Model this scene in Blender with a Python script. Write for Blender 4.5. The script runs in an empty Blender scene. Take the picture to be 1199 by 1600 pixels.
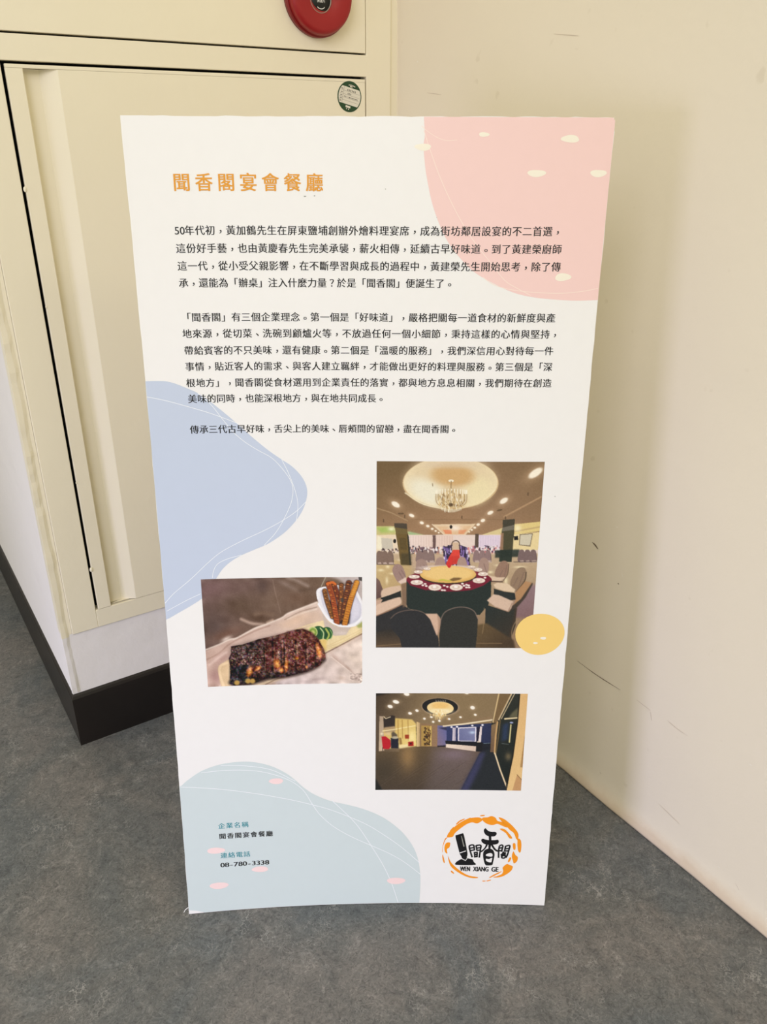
import bpy, bmesh, math, random
import numpy as np
from mathutils import Vector, Matrix

C = bpy.context.scene.collection
S = bpy.context.scene
random.seed(7)

# ------------------------------------------------------------------ camera
cam_d = bpy.data.cameras.new('camera')
cam_d.sensor_fit = 'VERTICAL'
cam_d.sensor_height = 36.0
cam_d.lens = 1253.0 * 36.0 / 1600.0
cam_d.clip_start = 0.05
cam = bpy.data.objects.new('camera', cam_d)
C.objects.link(cam)
CAM_ROT = [[0.83501, 0.231321, -0.499249], [-0.550226, 0.356346, -0.755162], [0.003221, 0.905267, 0.424831]]
cam.matrix_world = Matrix.Translation((0, 0, 1.2)) @ Matrix(CAM_ROT).to_4x4()
S.camera = cam

# ------------------------------------------------------------------ light
S.view_settings.view_transform = 'Standard'
S.view_settings.look = 'None'
S.view_settings.gamma = 1.0
S.view_settings.use_curve_mapping = False
S.view_settings.exposure = 0.05
S.render.film_transparent = False
S.cycles.max_bounces = 8
S.cycles.use_denoising = True

world = bpy.data.worlds.new('room_light')
S.world = world
world.use_nodes = True
bg = world.node_tree.nodes['Background']
bg.inputs['Color'].default_value = (1.0, 0.975, 0.655, 1)
bg.inputs['Strength'].default_value = 0.82


def area(name, loc, target, sx, sy, power, color, spread=180):
    d = bpy.data.lights.new(name, 'AREA')
    d.shape = 'RECTANGLE'
    d.size, d.size_y = sx, sy
    d.energy = power
    d.color = color
    d.spread = math.radians(spread)
    o = bpy.data.objects.new(name, d)
    C.objects.link(o)
    o.location = loc
    o.rotation_euler = (Vector(target) - Vector(loc)).to_track_quat('-Z', 'Y').to_euler()
    return o


area('daylight_from_entrance', (-3.0, 0.15, 0.55), (1.0, 1.0, -0.25), 0.8, 1.1, 7.0, (0.60, 0.61, 0.98), 54)
area('ceiling_panel', (-1.5, -0.9, 2.7), (0.5, 1.1, 0.4), 1.5, 1.5, 42, (0.80, 0.78, 0.99))
area('ceiling_downlight', (0.75, -1.35, 2.6), (0.45, 0.9, 0.5), 0.3, 0.3, 4.5, (1.0, 0.92, 0.72))

# ------------------------------------------------------------------ helpers


def lin(rgb):
    r = []
    for c in rgb:
        c = c / 255.0
        r.append(c / 12.92 if c <= 0.04045 else ((c + 0.055) / 1.055) ** 2.4)
    return tuple(r)


def new_mat(name):
    m = bpy.data.materials.new(name)
    m.use_nodes = True
    nt = m.node_tree
    return m, nt, nt.nodes['Principled BSDF'], nt.nodes, nt.links


def flat_mat(name, rgb, rough=0.5, spec=0.4, k=1.0):
    """printed or painted surface of one ink, with a faint tonal grain"""
    m, nt, p, N, L = new_mat(name)
    c = [v * k for v in lin(rgb)]
    noise = N.new('ShaderNodeTexNoise')
    noise.inputs['Scale'].default_value = 60
    noise.inputs['Detail'].default_value = 4
    co = N.new('ShaderNodeTexCoord')
    L.new(co.outputs['Object'], noise.inputs['Vector'])
    r = N.new('ShaderNodeValToRGB')
    r.color_ramp.elements[0].color = (*[v * 0.985 for v in c], 1)
    r.color_ramp.elements[1].color = (*[min(1, v * 1.015) for v in c], 1)
    L.new(noise.outputs['Fac'], r.inputs['Fac'])
    L.new(r.outputs['Color'], p.inputs['Base Color'])
    p.inputs['Roughness'].default_value = rough
    p.inputs['Specular IOR Level'].default_value = spec
    return m


def paint_mat(name, c1, c2, rough=0.6, scale=3.0, bump=0.15, bscale=90, spec=0.3):
    """brushed wall or metal paint: two close tones and a fine uneven skin"""
    m, nt, p, N, L = new_mat(name)
    co = N.new('ShaderNodeTexCoord')
    n1 = N.new('ShaderNodeTexNoise')
    n1.inputs['Scale'].default_value = scale
    n1.inputs['Detail'].default_value = 5
    L.new(co.outputs['Object'], n1.inputs['Vector'])
    r = N.new('ShaderNodeValToRGB')
    r.color_ramp.elements[0].position = 0.3
    r.color_ramp.elements[1].position = 0.7
    r.color_ramp.elements[0].color = (*c1, 1)
    r.color_ramp.elements[1].color = (*c2, 1)
    L.new(n1.outputs['Fac'], r.inputs['Fac'])
    L.new(r.outputs['Color'], p.inputs['Base Color'])
    n2 = N.new('ShaderNodeTexNoise')
    n2.inputs['Scale'].default_value = bscale
    n2.inputs['Detail'].default_value = 3
    L.new(co.outputs['Object'], n2.inputs['Vector'])
    n3 = N.new('ShaderNodeTexNoise')
    n3.inputs['Scale'].default_value = 9
    n3.inputs['Detail'].default_value = 2
    L.new(co.outputs['Object'], n3.inputs['Vector'])
    add = N.new('ShaderNodeMath')
    add.operation = 'MULTIPLY_ADD'
    add.inputs[1].default_value = 3.0
    L.new(n3.outputs['Fac'], add.inputs[0])
    L.new(n2.outputs['Fac'], add.inputs[2])
    b = N.new('ShaderNodeBump')
    b.inputs['Strength'].default_value = bump
    b.inputs['Distance'].default_value = 0.002
    L.new(add.outputs[0], b.inputs['Height'])
    L.new(b.outputs['Normal'], p.inputs['Normal'])
    p.inputs['Roughness'].default_value = rough
    p.inputs['Specular IOR Level'].default_value = spec
    return m


def link(name, bm, mats, parent=None, smooth=False, loc=None):
    me = bpy.data.meshes.new(name)
    bm.to_mesh(me)
    bm.free()
    o = bpy.data.objects.new(name, me)
    C.objects.link(o)
    for m in (mats if isinstance(mats, (list, tuple)) else [mats]):
        me.materials.append(m)
    if smooth:
        for f in me.polygons:
            f.use_smooth = True
    if parent is not None:
        o.parent = parent
    if loc is not None:
        o.location = loc
    return o


def tag(o, label, cat, group=None):
    o['label'] = label
    o['category'] = cat
    if group:
        o['group'] = group


def empty(name, loc):
    o = bpy.data.objects.new(name, None)
    o.empty_display_size = 0.1
    C.objects.link(o)
    o.location = loc
    return o


def box(bm, lo, hi, bevel=0.0, mat=0):
    lo, hi = Vector(lo), Vector(hi)
    r = bmesh.ops.create_cube(bm, size=1.0)
    vs = r['verts']
    for v in vs:
        v.co = Vector((lo[i] + (v.co[i] + 0.5) * (hi[i] - lo[i]) for i in range(3)))
    fs = set(f for v in vs for f in v.link_faces)
    for f in fs:
        f.material_index = mat
    if bevel:
        es = list(set(e for v in vs for e in v.link_edges))
        bmesh.ops.bevel(bm, geom=es, offset=bevel, segments=2, profile=0.5, affect='EDGES')
    return vs


def catmull(pts, n=6, closed=False):
    P = [np.array(p, float) for p in pts]
    out = []
    m = len(P)
    rng = range(m if closed else m - 1)
    for i in rng:
        if closed:
            a, b, c, d = P[(i - 1) % m], P[i], P[(i + 1) % m], P[(i + 2) % m]
        else:
            a = P[i - 1] if i > 0 else 2 * P[0] - P[1]
            b, c = P[i], P[i + 1]
            d = P[i + 2] if i + 2 < m else 2 * P[-1] - P[-2]
        for k in range(n):
            t = k / n
            out.append(0.5 * ((2 * b) + (-a + c) * t + (2 * a - 5 * b + 4 * c - d) * t * t + (-a + 3 * b - 3 * c + d) * t ** 3))
    if not closed:
        out.append(P[-1])
    return [tuple(p) for p in out]

# paint tones of the setting (linear)
WALL_A, WALL_B = (0.790, 0.708, 0.562), (0.818, 0.733, 0.583)
PLASTER_A, PLASTER_B = (0.83, 0.79, 0.785), (0.86, 0.825, 0.815)
CREAM_A, CREAM_B = (0.850, 0.778, 0.603), (0.870, 0.797, 0.632)

# ------------------------------------------------------------------ setting
ROOM_X = 1.034       # right wall at the floor
FRONT = 1.494        # front of the built-in column

# floor: grey marbled vinyl with brownish clouds
m_floor, nt, p, N, L = new_mat('marbled_vinyl')
co = N.new('ShaderNodeTexCoord')


def noise(scale, detail=6, rough=0.6, dist=0.0, vec=None):
    n = N.new('ShaderNodeTexNoise')
    n.inputs['Scale'].default_value = scale
    n.inputs['Detail'].default_value = detail
    n.inputs['Roughness'].default_value = rough
    n.inputs['Distortion'].default_value = dist
    L.new(vec if vec else co.outputs['Object'], n.inputs['Vector'])
    return n


def ramp(src, stops):
    r = N.new('ShaderNodeValToRGB')
    e = r.color_ramp.elements
    while len(e) < len(stops):
        e.new(0.5)
    for el, (pos, col) in zip(e, stops):
        el.position = pos
        el.color = (*col, 1)
    L.new(src, r.inputs['Fac'])
    return r


def mix(fac, a, b, mode='MIX'):
    x = N.new('ShaderNodeMix')
    x.data_type = 'RGBA'
    x.blend_type = mode
    if isinstance(fac, float):
        x.inputs['Factor'].default_value = fac
    else:
        L.new(fac, x.inputs['Factor'])
    L.new(a, x.inputs['A'])
    L.new(b, x.inputs['B'])
    return x.outputs['Result']


cloud = ramp(noise(4.2, 5, 0.6, 0.8).outputs['Fac'], [(0.38, (0.122, 0.129, 0.134)), (0.50, (0.139, 0.138, 0.136)), (0.62, (0.167, 0.156, 0.149))])
mott = ramp(noise(22, 8, 0.72, 1.6).outputs['Fac'], [(0.38, (0.34, 0.35, 0.36)), (0.47, (0.47, 0.475, 0.475)), (0.56, (0.53, 0.525, 0.52)), (0.64, (0.74, 0.73, 0.72))])
fine = ramp(noise(95, 7, 0.75, 2.6).outputs['Fac'], [(0.38, (0.22, 0.22, 0.23)), (0.47, (0.46, 0.46, 0.46)), (0.55, (0.53, 0.53, 0.53)), (0.64, (0.86, 0.85, 0.84))])
# thin curled fibres of lighter and darker chip, gathered in drifts
cell = N.new('ShaderNodeTexVoronoi')
cell.feature = 'DISTANCE_TO_EDGE'
cell.inputs['Scale'].default_value = 75
warp = noise(40, 3, 0.6)
wadd = N.new('ShaderNodeMix')
wadd.data_type = 'VECTOR'
wadd.inputs['Factor'].default_value = 0.05
L.new(co.outputs['Object'], wadd.inputs['A'])
L.new(warp.outputs['Color'], wadd.inputs['B'])
L.new(wadd.outputs['Result'], cell.inputs['Vector'])
fib = ramp(cell.outputs['Distance'], [(0.0, (1, 1, 1)), (0.06, (0, 0, 0))])
drift = ramp(noise(9, 4, 0.65, 0.8).outputs['Fac'], [(0.47, (0, 0, 0)), (0.66, (0.95, 0.95, 0.95))])
fm = N.new('ShaderNodeMath')
fm.operation = 'MULTIPLY'
L.new(fib.outputs['Color'], fm.inputs[0])
L.new(drift.outputs['Color'], fm.inputs[1])
chipc = ramp(noise(30, 2, 0.5).outputs['Fac'], [(0.42, (0.09, 0.09, 0.09)), (0.5, (0.27, 0.265, 0.255)), (0.6, (0.36, 0.35, 0.34))])
c1 = mix(0.72, cloud.outputs['Color'], mott.outputs['Color'], 'OVERLAY')
c2 = mix(0.72, c1, fine.outputs['Color'], 'OVERLAY')
c3 = mix(fm.outputs[0], c2, chipc.outputs['Color'])
L.new(c3, p.inputs['Base Color'])
p.inputs['Roughness'].default_value = 0.55
p.inputs['Specular IOR Level'].default_value = 0.35
b = N.new('ShaderNodeBump')
b.inputs['Strength'].default_value = 0.12
b.inputs['Distance'].default_value = 0.001
L.new(noise(220, 4).outputs['Fac'], b.inputs['Height'])
L.new(b.outputs['Normal'], p.inputs['Normal'])

bm = bmesh.new()
box(bm, (-3.2, -3.0, -0.05), (1.2, 3.2, 0.0))
o = link('floor', bm, m_floor)
o['kind'] = 'structure'

# right wall: rolled paint, a grubby rounded foot with the shade of its curve tinted in
m_wall, nt, p, N, L = new_mat('beige_wall_paint')
co = N.new('ShaderNodeTexCoord')
tone = ramp(noise(1.6, 4, 0.5).outputs['Fac'], [(0.3, WALL_A), (0.7, WALL_B)])
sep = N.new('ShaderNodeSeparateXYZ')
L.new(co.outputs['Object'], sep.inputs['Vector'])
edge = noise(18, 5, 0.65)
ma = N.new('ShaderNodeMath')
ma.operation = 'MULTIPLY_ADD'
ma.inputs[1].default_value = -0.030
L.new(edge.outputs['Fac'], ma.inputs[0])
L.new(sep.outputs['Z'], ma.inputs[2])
grime_shade = ramp(ma.outputs[0], [(0.0, (0.84, 0.77, 0.72)), (0.008, (0.92, 0.88, 0.85)), (0.022, (1, 1, 1))])  # brown tint: dirt plus painted shading of the curved foot
speck = ramp(noise(34, 2, 0.4).outputs['Fac'], [(0.22, (0.93, 0.92, 0.90)), (0.27, (1, 1, 1))])
L.new(mix(1.0, mix(1.0, tone.outputs['Color'], grime_shade.outputs['Color'], 'MULTIPLY'), speck.outputs['Color'], 'MULTIPLY'), p.inputs['Base Color'])
b = N.new('ShaderNodeBump')
b.inputs['Strength'].default_value = 0.22
b.inputs['Distance'].default_value = 0.0015
L.new(noise(110, 3, 0.5).outputs['Fac'], b.inputs['Height'])
b2 = N.new('ShaderNodeBump')
b2.inputs['Strength'].default_value = 0.25
b2.inputs['Distance'].default_value = 0.006
L.new(noise(7, 3, 0.5).outputs['Fac'], b2.inputs['Height'])
L.new(b.outputs['Normal'], b2.inputs['Normal'])
L.new(b2.outputs['Normal'], p.inputs['Normal'])
p.inputs['Roughness'].default_value = 0.62
p.inputs['Specular IOR Level'].default_value = 0.3

m_scuff = flat_mat('dark_scuff_mark', (118, 100, 82), 0.7)
m_scuff2 = flat_mat('faint_scuff_mark', (198, 182, 164), 0.7)
m_chip = flat_mat('bare_plaster_chip', (236, 228, 212), 0.8)


def wall_x(z):
    return ROOM_X - 0.0103 * z


bm = bmesh.new()
prof = [(0.02, 0.0022), (-0.0075, 0.0022), (-0.008, 0.006), (-0.006, 0.014), (-0.003, 0.024), (-0.001, 0.038), (0.0, 0.06)] + [(0.0, z) for z in np.linspace(0.15, 2.7, 12)]
ys = np.linspace(-2.6, 3.0, 90)
rnd = random.Random(3)
grid = []
for y in ys:
    w = 1 + 0.25 * math.sin(y * 9) + 0.2 * rnd.uniform(-1, 1)
    grid.append([bm.verts.new((wall_x(z) + dx * w, y, z)) for dx, z in prof])
for i in range(len(ys) - 1):
    for j in range(len(prof) - 1):
        bm.faces.new((grid[i][j], grid[i + 1][j], grid[i + 1][j + 1], grid[i][j + 1]))
# the back of the wall, so it has thickness
back = [bm.verts.new((ROOM_X + 0.12, y, z)) for y, z in ((-2.6, 0), (3.0, 0), (3.0, 2.7), (-2.6, 2.7))]
bm.faces.new(back)
for f in bm.faces:
    f.smooth = True


def scuff(pts, w, mat):
    """thin scratch on the right wall; pts are (y, z) in metres"""
    pts = catmull(pts, 4)
    n = len(pts)
    a, c = [], []
    for i, q in enumerate(pts):
        t = np.array(pts[min(i + 1, n - 1)]) - np.array(pts[max(i - 1, 0)])
        t = t / (np.linalg.norm(t) + 1e-9)
        ww = w * (0.25 + 0.75 * math.sin(math.pi * (i + 0.3) / (n - 0.4))) * rnd.uniform(0.6, 1.2)
        for s, arr in ((1, a), (-1, c)):
            y, z = q[0] - t[1] * s * ww / 2, q[1] + t[0] * s * ww / 2
            arr.append(bm.verts.new((wall_x(z) - 0.0006, y, z)))
    for i in range(n - 1):
        f = bm.faces.new((a[i], a[i + 1], c[i + 1], c[i]))
        f.material_index = mat


scuff([(0.8701, 0.2723), (0.8167, 0.2705), (0.7619, 0.2728)], 0.0016, 1)
scuff([(0.7248, 0.2754), (0.6925, 0.2726)], 0.001, 2)
scuff([(0.692, 0.2701), (0.6864, 0.2538)], 0.001, 2)
scuff([(0.6553, 0.2755), (0.6357, 0.2724), (0.6131, 0.2718)], 0.001, 2)
scuff([(0.8691, 0.5349), (0.861, 0.5319), (0.8541, 0.5271)], 0.0035, 1)
scuff([(0.8008, 0.4825), (0.7977, 0.4814)], 0.002, 1)
scuff([(0.7955, 0.5047), (0.7917, 0.4987)], 0.002, 3)
scuff([(0.8213, 0.5858), (0.8157, 0.5869)], 0.002, 3)
scuff([(0.4998, 0.2967), (0.4954, 0.2974)], 0.003, 3)
scuff([(1.065, 1.3447), (1.011, 1.3378)], 0.001, 2)
scuff([(1.4322, 1.3289), (1.4279, 1.3276)], 0.003, 3)
scuff([(0.6423, 0.0916), (0.5955, 0.0834)], 0.001, 2)
scuff([(0.6202, 0.0884), (0.5983, 0.084)], 0.0012, 3)
scuff([(0.7808, 0.0594), (0.7772, 0.0573)], 0.002, 2)
scuff([(0.5108, 0.0589), (0.5058, 0.0592)], 0.003, 3)
scuff([(1.3973, 1.2745), (1.3526, 1.2698)], 0.001, 2)
scuff([(0.4745, 0.053), (0.4624, 0.042)], 0.001, 2)

bmesh.ops.recalc_face_normals(bm, faces=bm.faces[:])
o = link('wall_right', bm, [m_wall, m_scuff, m_scuff2, m_chip])
o['kind'] = 'structure'

# the built-in column on the left: white plaster
m_plaster = paint_mat('white_plaster', PLASTER_A, PLASTER_B, 0.7, 2.0, 0.5, 45)
PX = 0.209            # left face of the column
bm = bmesh.new()
FR = FRONT + 0.006    # plaster front plane
HX0, HX1, HZ0, HZ1 = 0.2285, 1.002, 0.2755, 1.95
rects = [((PX, 0), (1.05, HZ0)), ((PX, HZ1), (1.05, 2.7)), ((PX, HZ0), (HX0, HZ1)), ((HX1, HZ0), (1.05, HZ1))]
for n_, ((x0, z0), (x1, z1)) in enumerate(rects):
    box(bm, (x0, FR, z0), (x1, FR + 0.03, z1), 0, 1 if n_ > 1 else 0)
box(bm, (PX, FR + 0.03, 0), (PX + 0.02, 3.0, 2.7))
bmesh.ops.remove_doubles(bm, verts=bm.verts[:], dist=1e-5)
# uneven hand-trowelled bead down the front left corner
prev = None
zs = np.linspace(0.134, 2.7, 150)
rb = random.Random(11)
loops = []
for z in zs:
    e = 0.0018 + 0.0009 * abs(math.sin(z * 31) * math.sin(z * 11.3)) + rb.uniform(0, 0.0016)
    wx = 0.007 + 0.0012 * math.sin(z * 17.7) + rb.uniform(0, 0.0022)
    loops.append([bm.verts.new(c) for c in ((PX + 0.0005, FR + 0.012, z), (PX - e * 0.5, FR + 0.002, z), (PX - e * 0.3, FR - e, z), (PX + wx, FR - e * 0.8, z), (PX + wx + 0.006, FR - 0.0002, z))])
for a, c in zip(loops[:-1], loops[1:]):
    for i in range(4):
        f = bm.faces.new((a[i], c[i], c[i + 1], a[i + 1]))
        f.material_index = 1 if a[0].co.z > 0.27 else 0
bmesh.ops.recalc_face_normals(bm, faces=bm.faces[:])
m_cream = paint_mat('cream_enamel', CREAM_A, CREAM_B, 0.42, 1.4, 0.22, 60, 0.4)
o = link('wall_left', bm, [m_plaster, m_cream])
o['kind'] = 'structure'

# wall closing the space behind the column
bm = bmesh.new()
box(bm, (-3.2, 3.0, 0), (0.209, 3.1, 2.7))
o = link('wall_back', bm, m_plaster)
o['kind'] = 'structure'

# dark skirting round the column
m_base = paint_mat('dark_brown_skirting', (0.009, 0.0065, 0.006), (0.014, 0.010, 0.009), 0.38, 5.0, 0.25, 40, 0.5)
bm = bmesh.new()
BX, BY, BZ = 0.2035, FRONT, 0.131
prof = [(0.0, 0.0), (0.0, BZ - 0.010), (0.0025, BZ - 0.004), (0.006, BZ)]
path = []
A = [bm.verts.new((BX + d, 3.0, z)) for d, z in prof]
B_ = [bm.verts.new((BX + d, BY + d, z)) for d, z in prof]
D_ = [bm.verts.new((1.03, BY + d, z)) for d, z in prof]
for P_, Q_ in ((A, B_), (B_, D_)):
    for i in range(3):
        bm.faces.new((P_[i], Q_[i], Q_[i + 1], P_[i + 1]))
bmesh.ops.recalc_face_normals(bm, faces=bm.faces[:])
o = link('baseboard_left', bm, m_base)
o['kind'] = 'structure'
# ------------------------------------------------------------------ hydrant cabinet set into the column
m_dark = flat_mat('dark_gap', (12, 10, 8), 0.9)
cab = empty('fire_hydrant_cabinet', (0.615, FRONT, HZ0))
tag(cab, 'cream painted steel hydrant cabinet built into the column behind the standing board', 'cabinet')


def P(x, y, z):
    return (x - 0.615, y - FRONT, z - HZ0)


fy = FRONT + 0.001
DX0, DX1, DZ0, DZ1 = 0.2868, 0.9412, 0.3185, 1.2985
UZ0, UZ1 = 1.3428, 1.90
bm = bmesh.new()
t = 0.022
g = 0.0018
FX0, FX1 = HX0 + 0.0005, HX1 - 0.0005
# frame as five rails round the two openings
box(bm, P(FX0, fy, HZ0 + 0.0005), P(DX0 - 0.0054, fy + t, HZ1 - 0.0005), 0.0012)
box(bm, P(DX1 + 0.0035, fy, HZ0 + 0.0005), P(FX1, fy + t, HZ1 - 0.0005), 0.0012)
box(bm, P(DX0 - 0.0055, fy, HZ0 + 0.0005), P(DX1 + 0.005, fy + t, DZ0 - g), 0.0012)
box(bm, P(DX0 - 0.0055, fy, 1.3030), P(DX1 + 0.005, fy + t, 1.3398), 0.0012)
box(bm, P(DX0 - 0.0055, fy, UZ1 + 0.0022), P(DX1 + 0.005, fy + t, HZ1 - 0.0005), 0.0012)
link('frame', bm, m_cream, cab)
bm = bmesh.new()
box(bm, P(FX0 + 0.01, fy + 0.03, HZ0 + 0.02), P(FX1 - 0.01, fy + 0.20, HZ1 - 0.02))
o = link('casing', bm, m_dark, cab)
o['label'] = 'dark inside of the cabinet seen through the door gaps'

# lower door with a folded grip channel down its left side
bm = bmesh.new()
fd = fy - 0.0015
GX0, GXb, GX1 = 0.3128, 0.3385, 0.3640
zt = DZ1 - 0.0055
sec = [(DX0, 0.007), (DX0, 0.0008), (DX0 + 0.0008, 0.0), (GX0 - 0.001, 0.0), (GX0, 0.001), (GX0 + 0.0006, 0.016), (GXb, 0.016), (GX1 - 0.001, 0.0010), (GX1 + 0.001, 0.0), (DX1 - 0.0008, 0.0), (DX1, 0.0008), (DX1, 0.007)]
lo = [bm.verts.new(P(x, fd + d, DZ0)) for x, d in sec]
hi = [bm.verts.new(P(x, fd + d, zt)) for x, d in sec]
for i in range(len(sec) - 1):
    bm.faces.new((lo[i], lo[i + 1], hi[i + 1], hi[i]))
bm.faces.new(lo[::-1])
# top return of the door sheet, closing the channel
box(bm, P(DX0 + 0.0001, fd, zt), P(DX1, fd + 0.007, DZ1), 0.0008)
# paint blobs on the door edge
for (x, z, r_) in ((0.2862, 0.4115, 0.0042), (0.2858, 1.119, 0.0035), (0.2872, 0.93, 0.0022), (0.2864, 0.60, 0.0018)):
    v = bmesh.ops.create_icosphere(bm, subdivisions=2, radius=r_)['verts']
    for q in v:
        q.co = Vector((q.co.x * 0.8 + x - 0.615, q.co.y * 0.5 + fd - FRONT, q.co.z * 1.3 + z - HZ0))
bmesh.ops.recalc_face_normals(bm, faces=bm.faces[:])
o = link('door', bm, m_cream, cab)
o['label'] = 'lower door with a folded grip channel'

bm = bmesh.new()
box(bm, P(DX0, fd, UZ0), P(DX1 + 0.001, fd + 0.020, UZ1), 0.0008)
up = link('door', bm, m_cream, cab)
up['label'] = 'upper door with the red call point'

m_lock = flat_mat('aged_brass', (112, 98, 66), 0.35)
m_lock.node_tree.nodes['Principled BSDF'].inputs['Metallic'].default_value = 0.6
bm = bmesh.new()
lathe = [(0.0, 0.0028), (0.014, 0.0028), (0.0225, 0.0024), (0.0245, 0.0014), (0.025, 0.0)]
rings = []
for r_, d in lathe:
    rings.append([bm.verts.new(P(0.4285 + max(r_, 1e-4) * math.cos(a), fd - d, 1.4250 + max(r_, 1e-4) * math.sin(a))) for a in np.linspace(0, 2 * math.pi, 40, endpoint=False)])
for a, c in zip(rings[:-1], rings[1:]):
    for i in range(40):
        bm.faces.new((a[i], a[(i + 1) % 40], c[(i + 1) % 40], c[i]))
bm.faces.new(rings[0])
bmesh.ops.recalc_face_normals(bm, faces=bm.faces[:])
o = link('lock', bm, m_lock, up, True)
o['label'] = 'round brassy lock'

# ------------------------------------------------------------------ red alarm call point on the upper door


def lathe_y(name, prof, mats, parent, cx, cz, n=64, matfn=None, base=(0, 0, 0)):
    """surface of revolution about the y axis; prof rows are (radius, distance in front of the door)"""
    bm = bmesh.new()
    rings = []
    for r_, d in prof:
        rings.append([bm.verts.new((cx + max(r_, 1e-4) * math.cos(a), -d, cz + max(r_, 1e-4) * math.sin(a))) for a in np.linspace(0, 2 * math.pi, n, endpoint=False)])
    for a, c in zip(rings[:-1], rings[1:]):
        for i in range(n):
            bm.faces.new((a[i], a[(i + 1) % n], c[(i + 1) % n], c[i]))
    bm.faces.new(rings[0])
    bm.faces.new(rings[-1][::-1])
    bmesh.ops.recalc_face_normals(bm, faces=bm.faces[:])
    o = link(name, bm, mats, parent, True)
    return o


BCX, BCZ = 0.8370, 1.4280
bell = empty('fire_alarm_call_point', (BCX, fd, BCZ))
tag(bell, 'round red fire alarm call point with black centre on the upper cabinet door', 'fire alarm')
m_red = flat_mat('red_enamel', (150, 10, 18), 0.42, 0.5)
m_redd = flat_mat('dark_red_plastic', (128, 10, 18), 0.4, 0.5)
m_black = flat_mat('black_ink', (22, 26, 24), 0.5)
m_grey = flat_mat('grey_rim', (150, 135, 120), 0.4)
m_white = flat_mat('white_ink', (238, 236, 230), 0.5)
lathe_y('base', [(0.0, 0.0105), (0.0655, 0.0105), (0.0662, 0.009), (0.0662, 0.0)], m_redd, bell, 0, 0)
lathe_y('cover', [(0.0, 0.0235), (0.0235, 0.0235), (0.026, 0.025), (0.054, 0.0285), (0.0595, 0.027), (0.0625, 0.022), (0.0640, 0.0106)], m_red, bell, 0, 0)
lathe_y('rim', [(0.0, 0.0242), (0.0200, 0.0242), (0.0204, 0.0258), (0.0215, 0.0258), (0.0219, 0.0236)], m_grey, bell, -0.0045, -0.008)
plate = lathe_y('push_plate', [(0.0, 0.0250), (0.0197, 0.0250), (0.0199, 0.0243)], m_black, bell, -0.0045, -0.008)

# ------------------------------------------------------------------ lettering


def text_mesh(body, bold=0.0, space=1.0, shear=0.0):
    """outline letters as a flat mesh: returns vertex array (n,2) and the faces"""
    cu = bpy.data.curves.new('lettering', 'FONT')
    cu.body = body
    cu.size = 1.0
    cu.offset = bold
    cu.space_character = space
    cu.shear = shear
    cu.resolution_u = 3
    ob = bpy.data.objects.new('lettering', cu)
    C.objects.link(ob)
    dg = bpy.context.evaluated_depsgraph_get()
    ev = ob.evaluated_get(dg)
    me = ev.to_mesh()
    n = len(me.vertices)
    co_ = np.zeros(n * 3)
    me.vertices.foreach_get('co', co_)
    v = co_.reshape(-1, 3)[:, :2].copy()
    f = [tuple(q.vertices) for q in me.polygons]
    ev.to_mesh_clear()
    bpy.data.objects.remove(ob)
    bpy.data.curves.remove(cu)
    return v, f


def fit_text(v, x0, x1, y0=None, y1=None, xs=None):
    """scale letters so the ink runs x0..x1 (and y0..y1 when given)"""
    a, b_ = v[:, 0].min(), v[:, 0].max()
    s = (x1 - x0) / (b_ - a)
    out = v.copy()
    out[:, 0] = x0 + (v[:, 0] - a) * s
    if y0 is not None:
        c, d = v[:, 1].min(), v[:, 1].max()
        out[:, 1] = y0 + (v[:, 1] - c) * (y1 - y0) / (d - c)
    else:
        out[:, 1] = v[:, 1] * s
    return out


# characters on the call point
v, f = text_mesh('保護片', 0.0)
v = fit_text(v, -0.0125, 0.0045, -0.0130, -0.0055)
bm = bmesh.new()
vs = [bm.verts.new((q[0], -0.0254, q[1])) for q in v]
for q in f:
    bm.faces.new([vs[i] for i in q])
arc = [( -0.0045 + 0.0085 * math.cos(a), -0.0165 + 0.0055 * math.sin(a)) for a in np.linspace(math.radians(210), math.radians(330), 14)]
for a, c in zip(arc[:-1], arc[1:]):
    q = [bm.verts.new((x, -0.0254, z)) for x, z in ((a[0], a[1]), (c[0], c[1]), (c[0], c[1] - 0.0012), (a[0], a[1] - 0.0012))]
    bm.faces.new(q)
bmesh.ops.recalc_face_normals(bm, faces=bm.faces[:])
link('lettering', bm, m_white, plate)
bm = bmesh.new()
for (x0, z0, x1, z1, w) in ((0.0270, 0.004, 0.0262, -0.0068, 0.0011), (0.0385, 0.006, 0.0392, -0.0010, 0.0014), (0.034, 0.004, 0.044, 0.0045, 0.0012)):
    dx, dz = x1 - x0, z1 - z0
    l_ = math.hypot(dx, dz)
    nx, nz = -dz / l_ * w / 2, dx / l_ * w / 2
    yb = -0.0292
    bm.faces.new([bm.verts.new((x, yb, z)) for x, z in ((x0 + nx, z0 + nz), (x1 + nx, z1 + nz), (x1 - nx, z1 - nz), (x0 - nx, z0 - nz))])
o = link('marking', bm, m_white, bell)
o['label'] = 'white strokes printed on the red cover'

# ------------------------------------------------------------------ round inspection sticker on the lower door
STX, STZ, STR = 0.7541 * 1.2, 1.0566 * 1.2, 0.0268
st = empty('inspection_sticker', (STX, fd, STZ))
tag(st, 'small round green and white inspection sticker on the lower cabinet door corner', 'sticker')
m_green = flat_mat('green_ink', (36, 70, 42), 0.5)
m_paper = flat_mat('sticker_paper', (226, 220, 205), 0.6)
m_greyink = flat_mat('grey_ink', (120, 112, 102), 0.6)


def disc_poly(bm, pts, y, mat=0):
    f = bm.faces.new([bm.verts.new((x, y, z)) for x, z in pts])
    f.material_index = mat
    return f


def rot(x, z, a):
    c, s = math.cos(a), math.sin(a)
    return (x * c - z * s, x * s + z * c)


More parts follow.
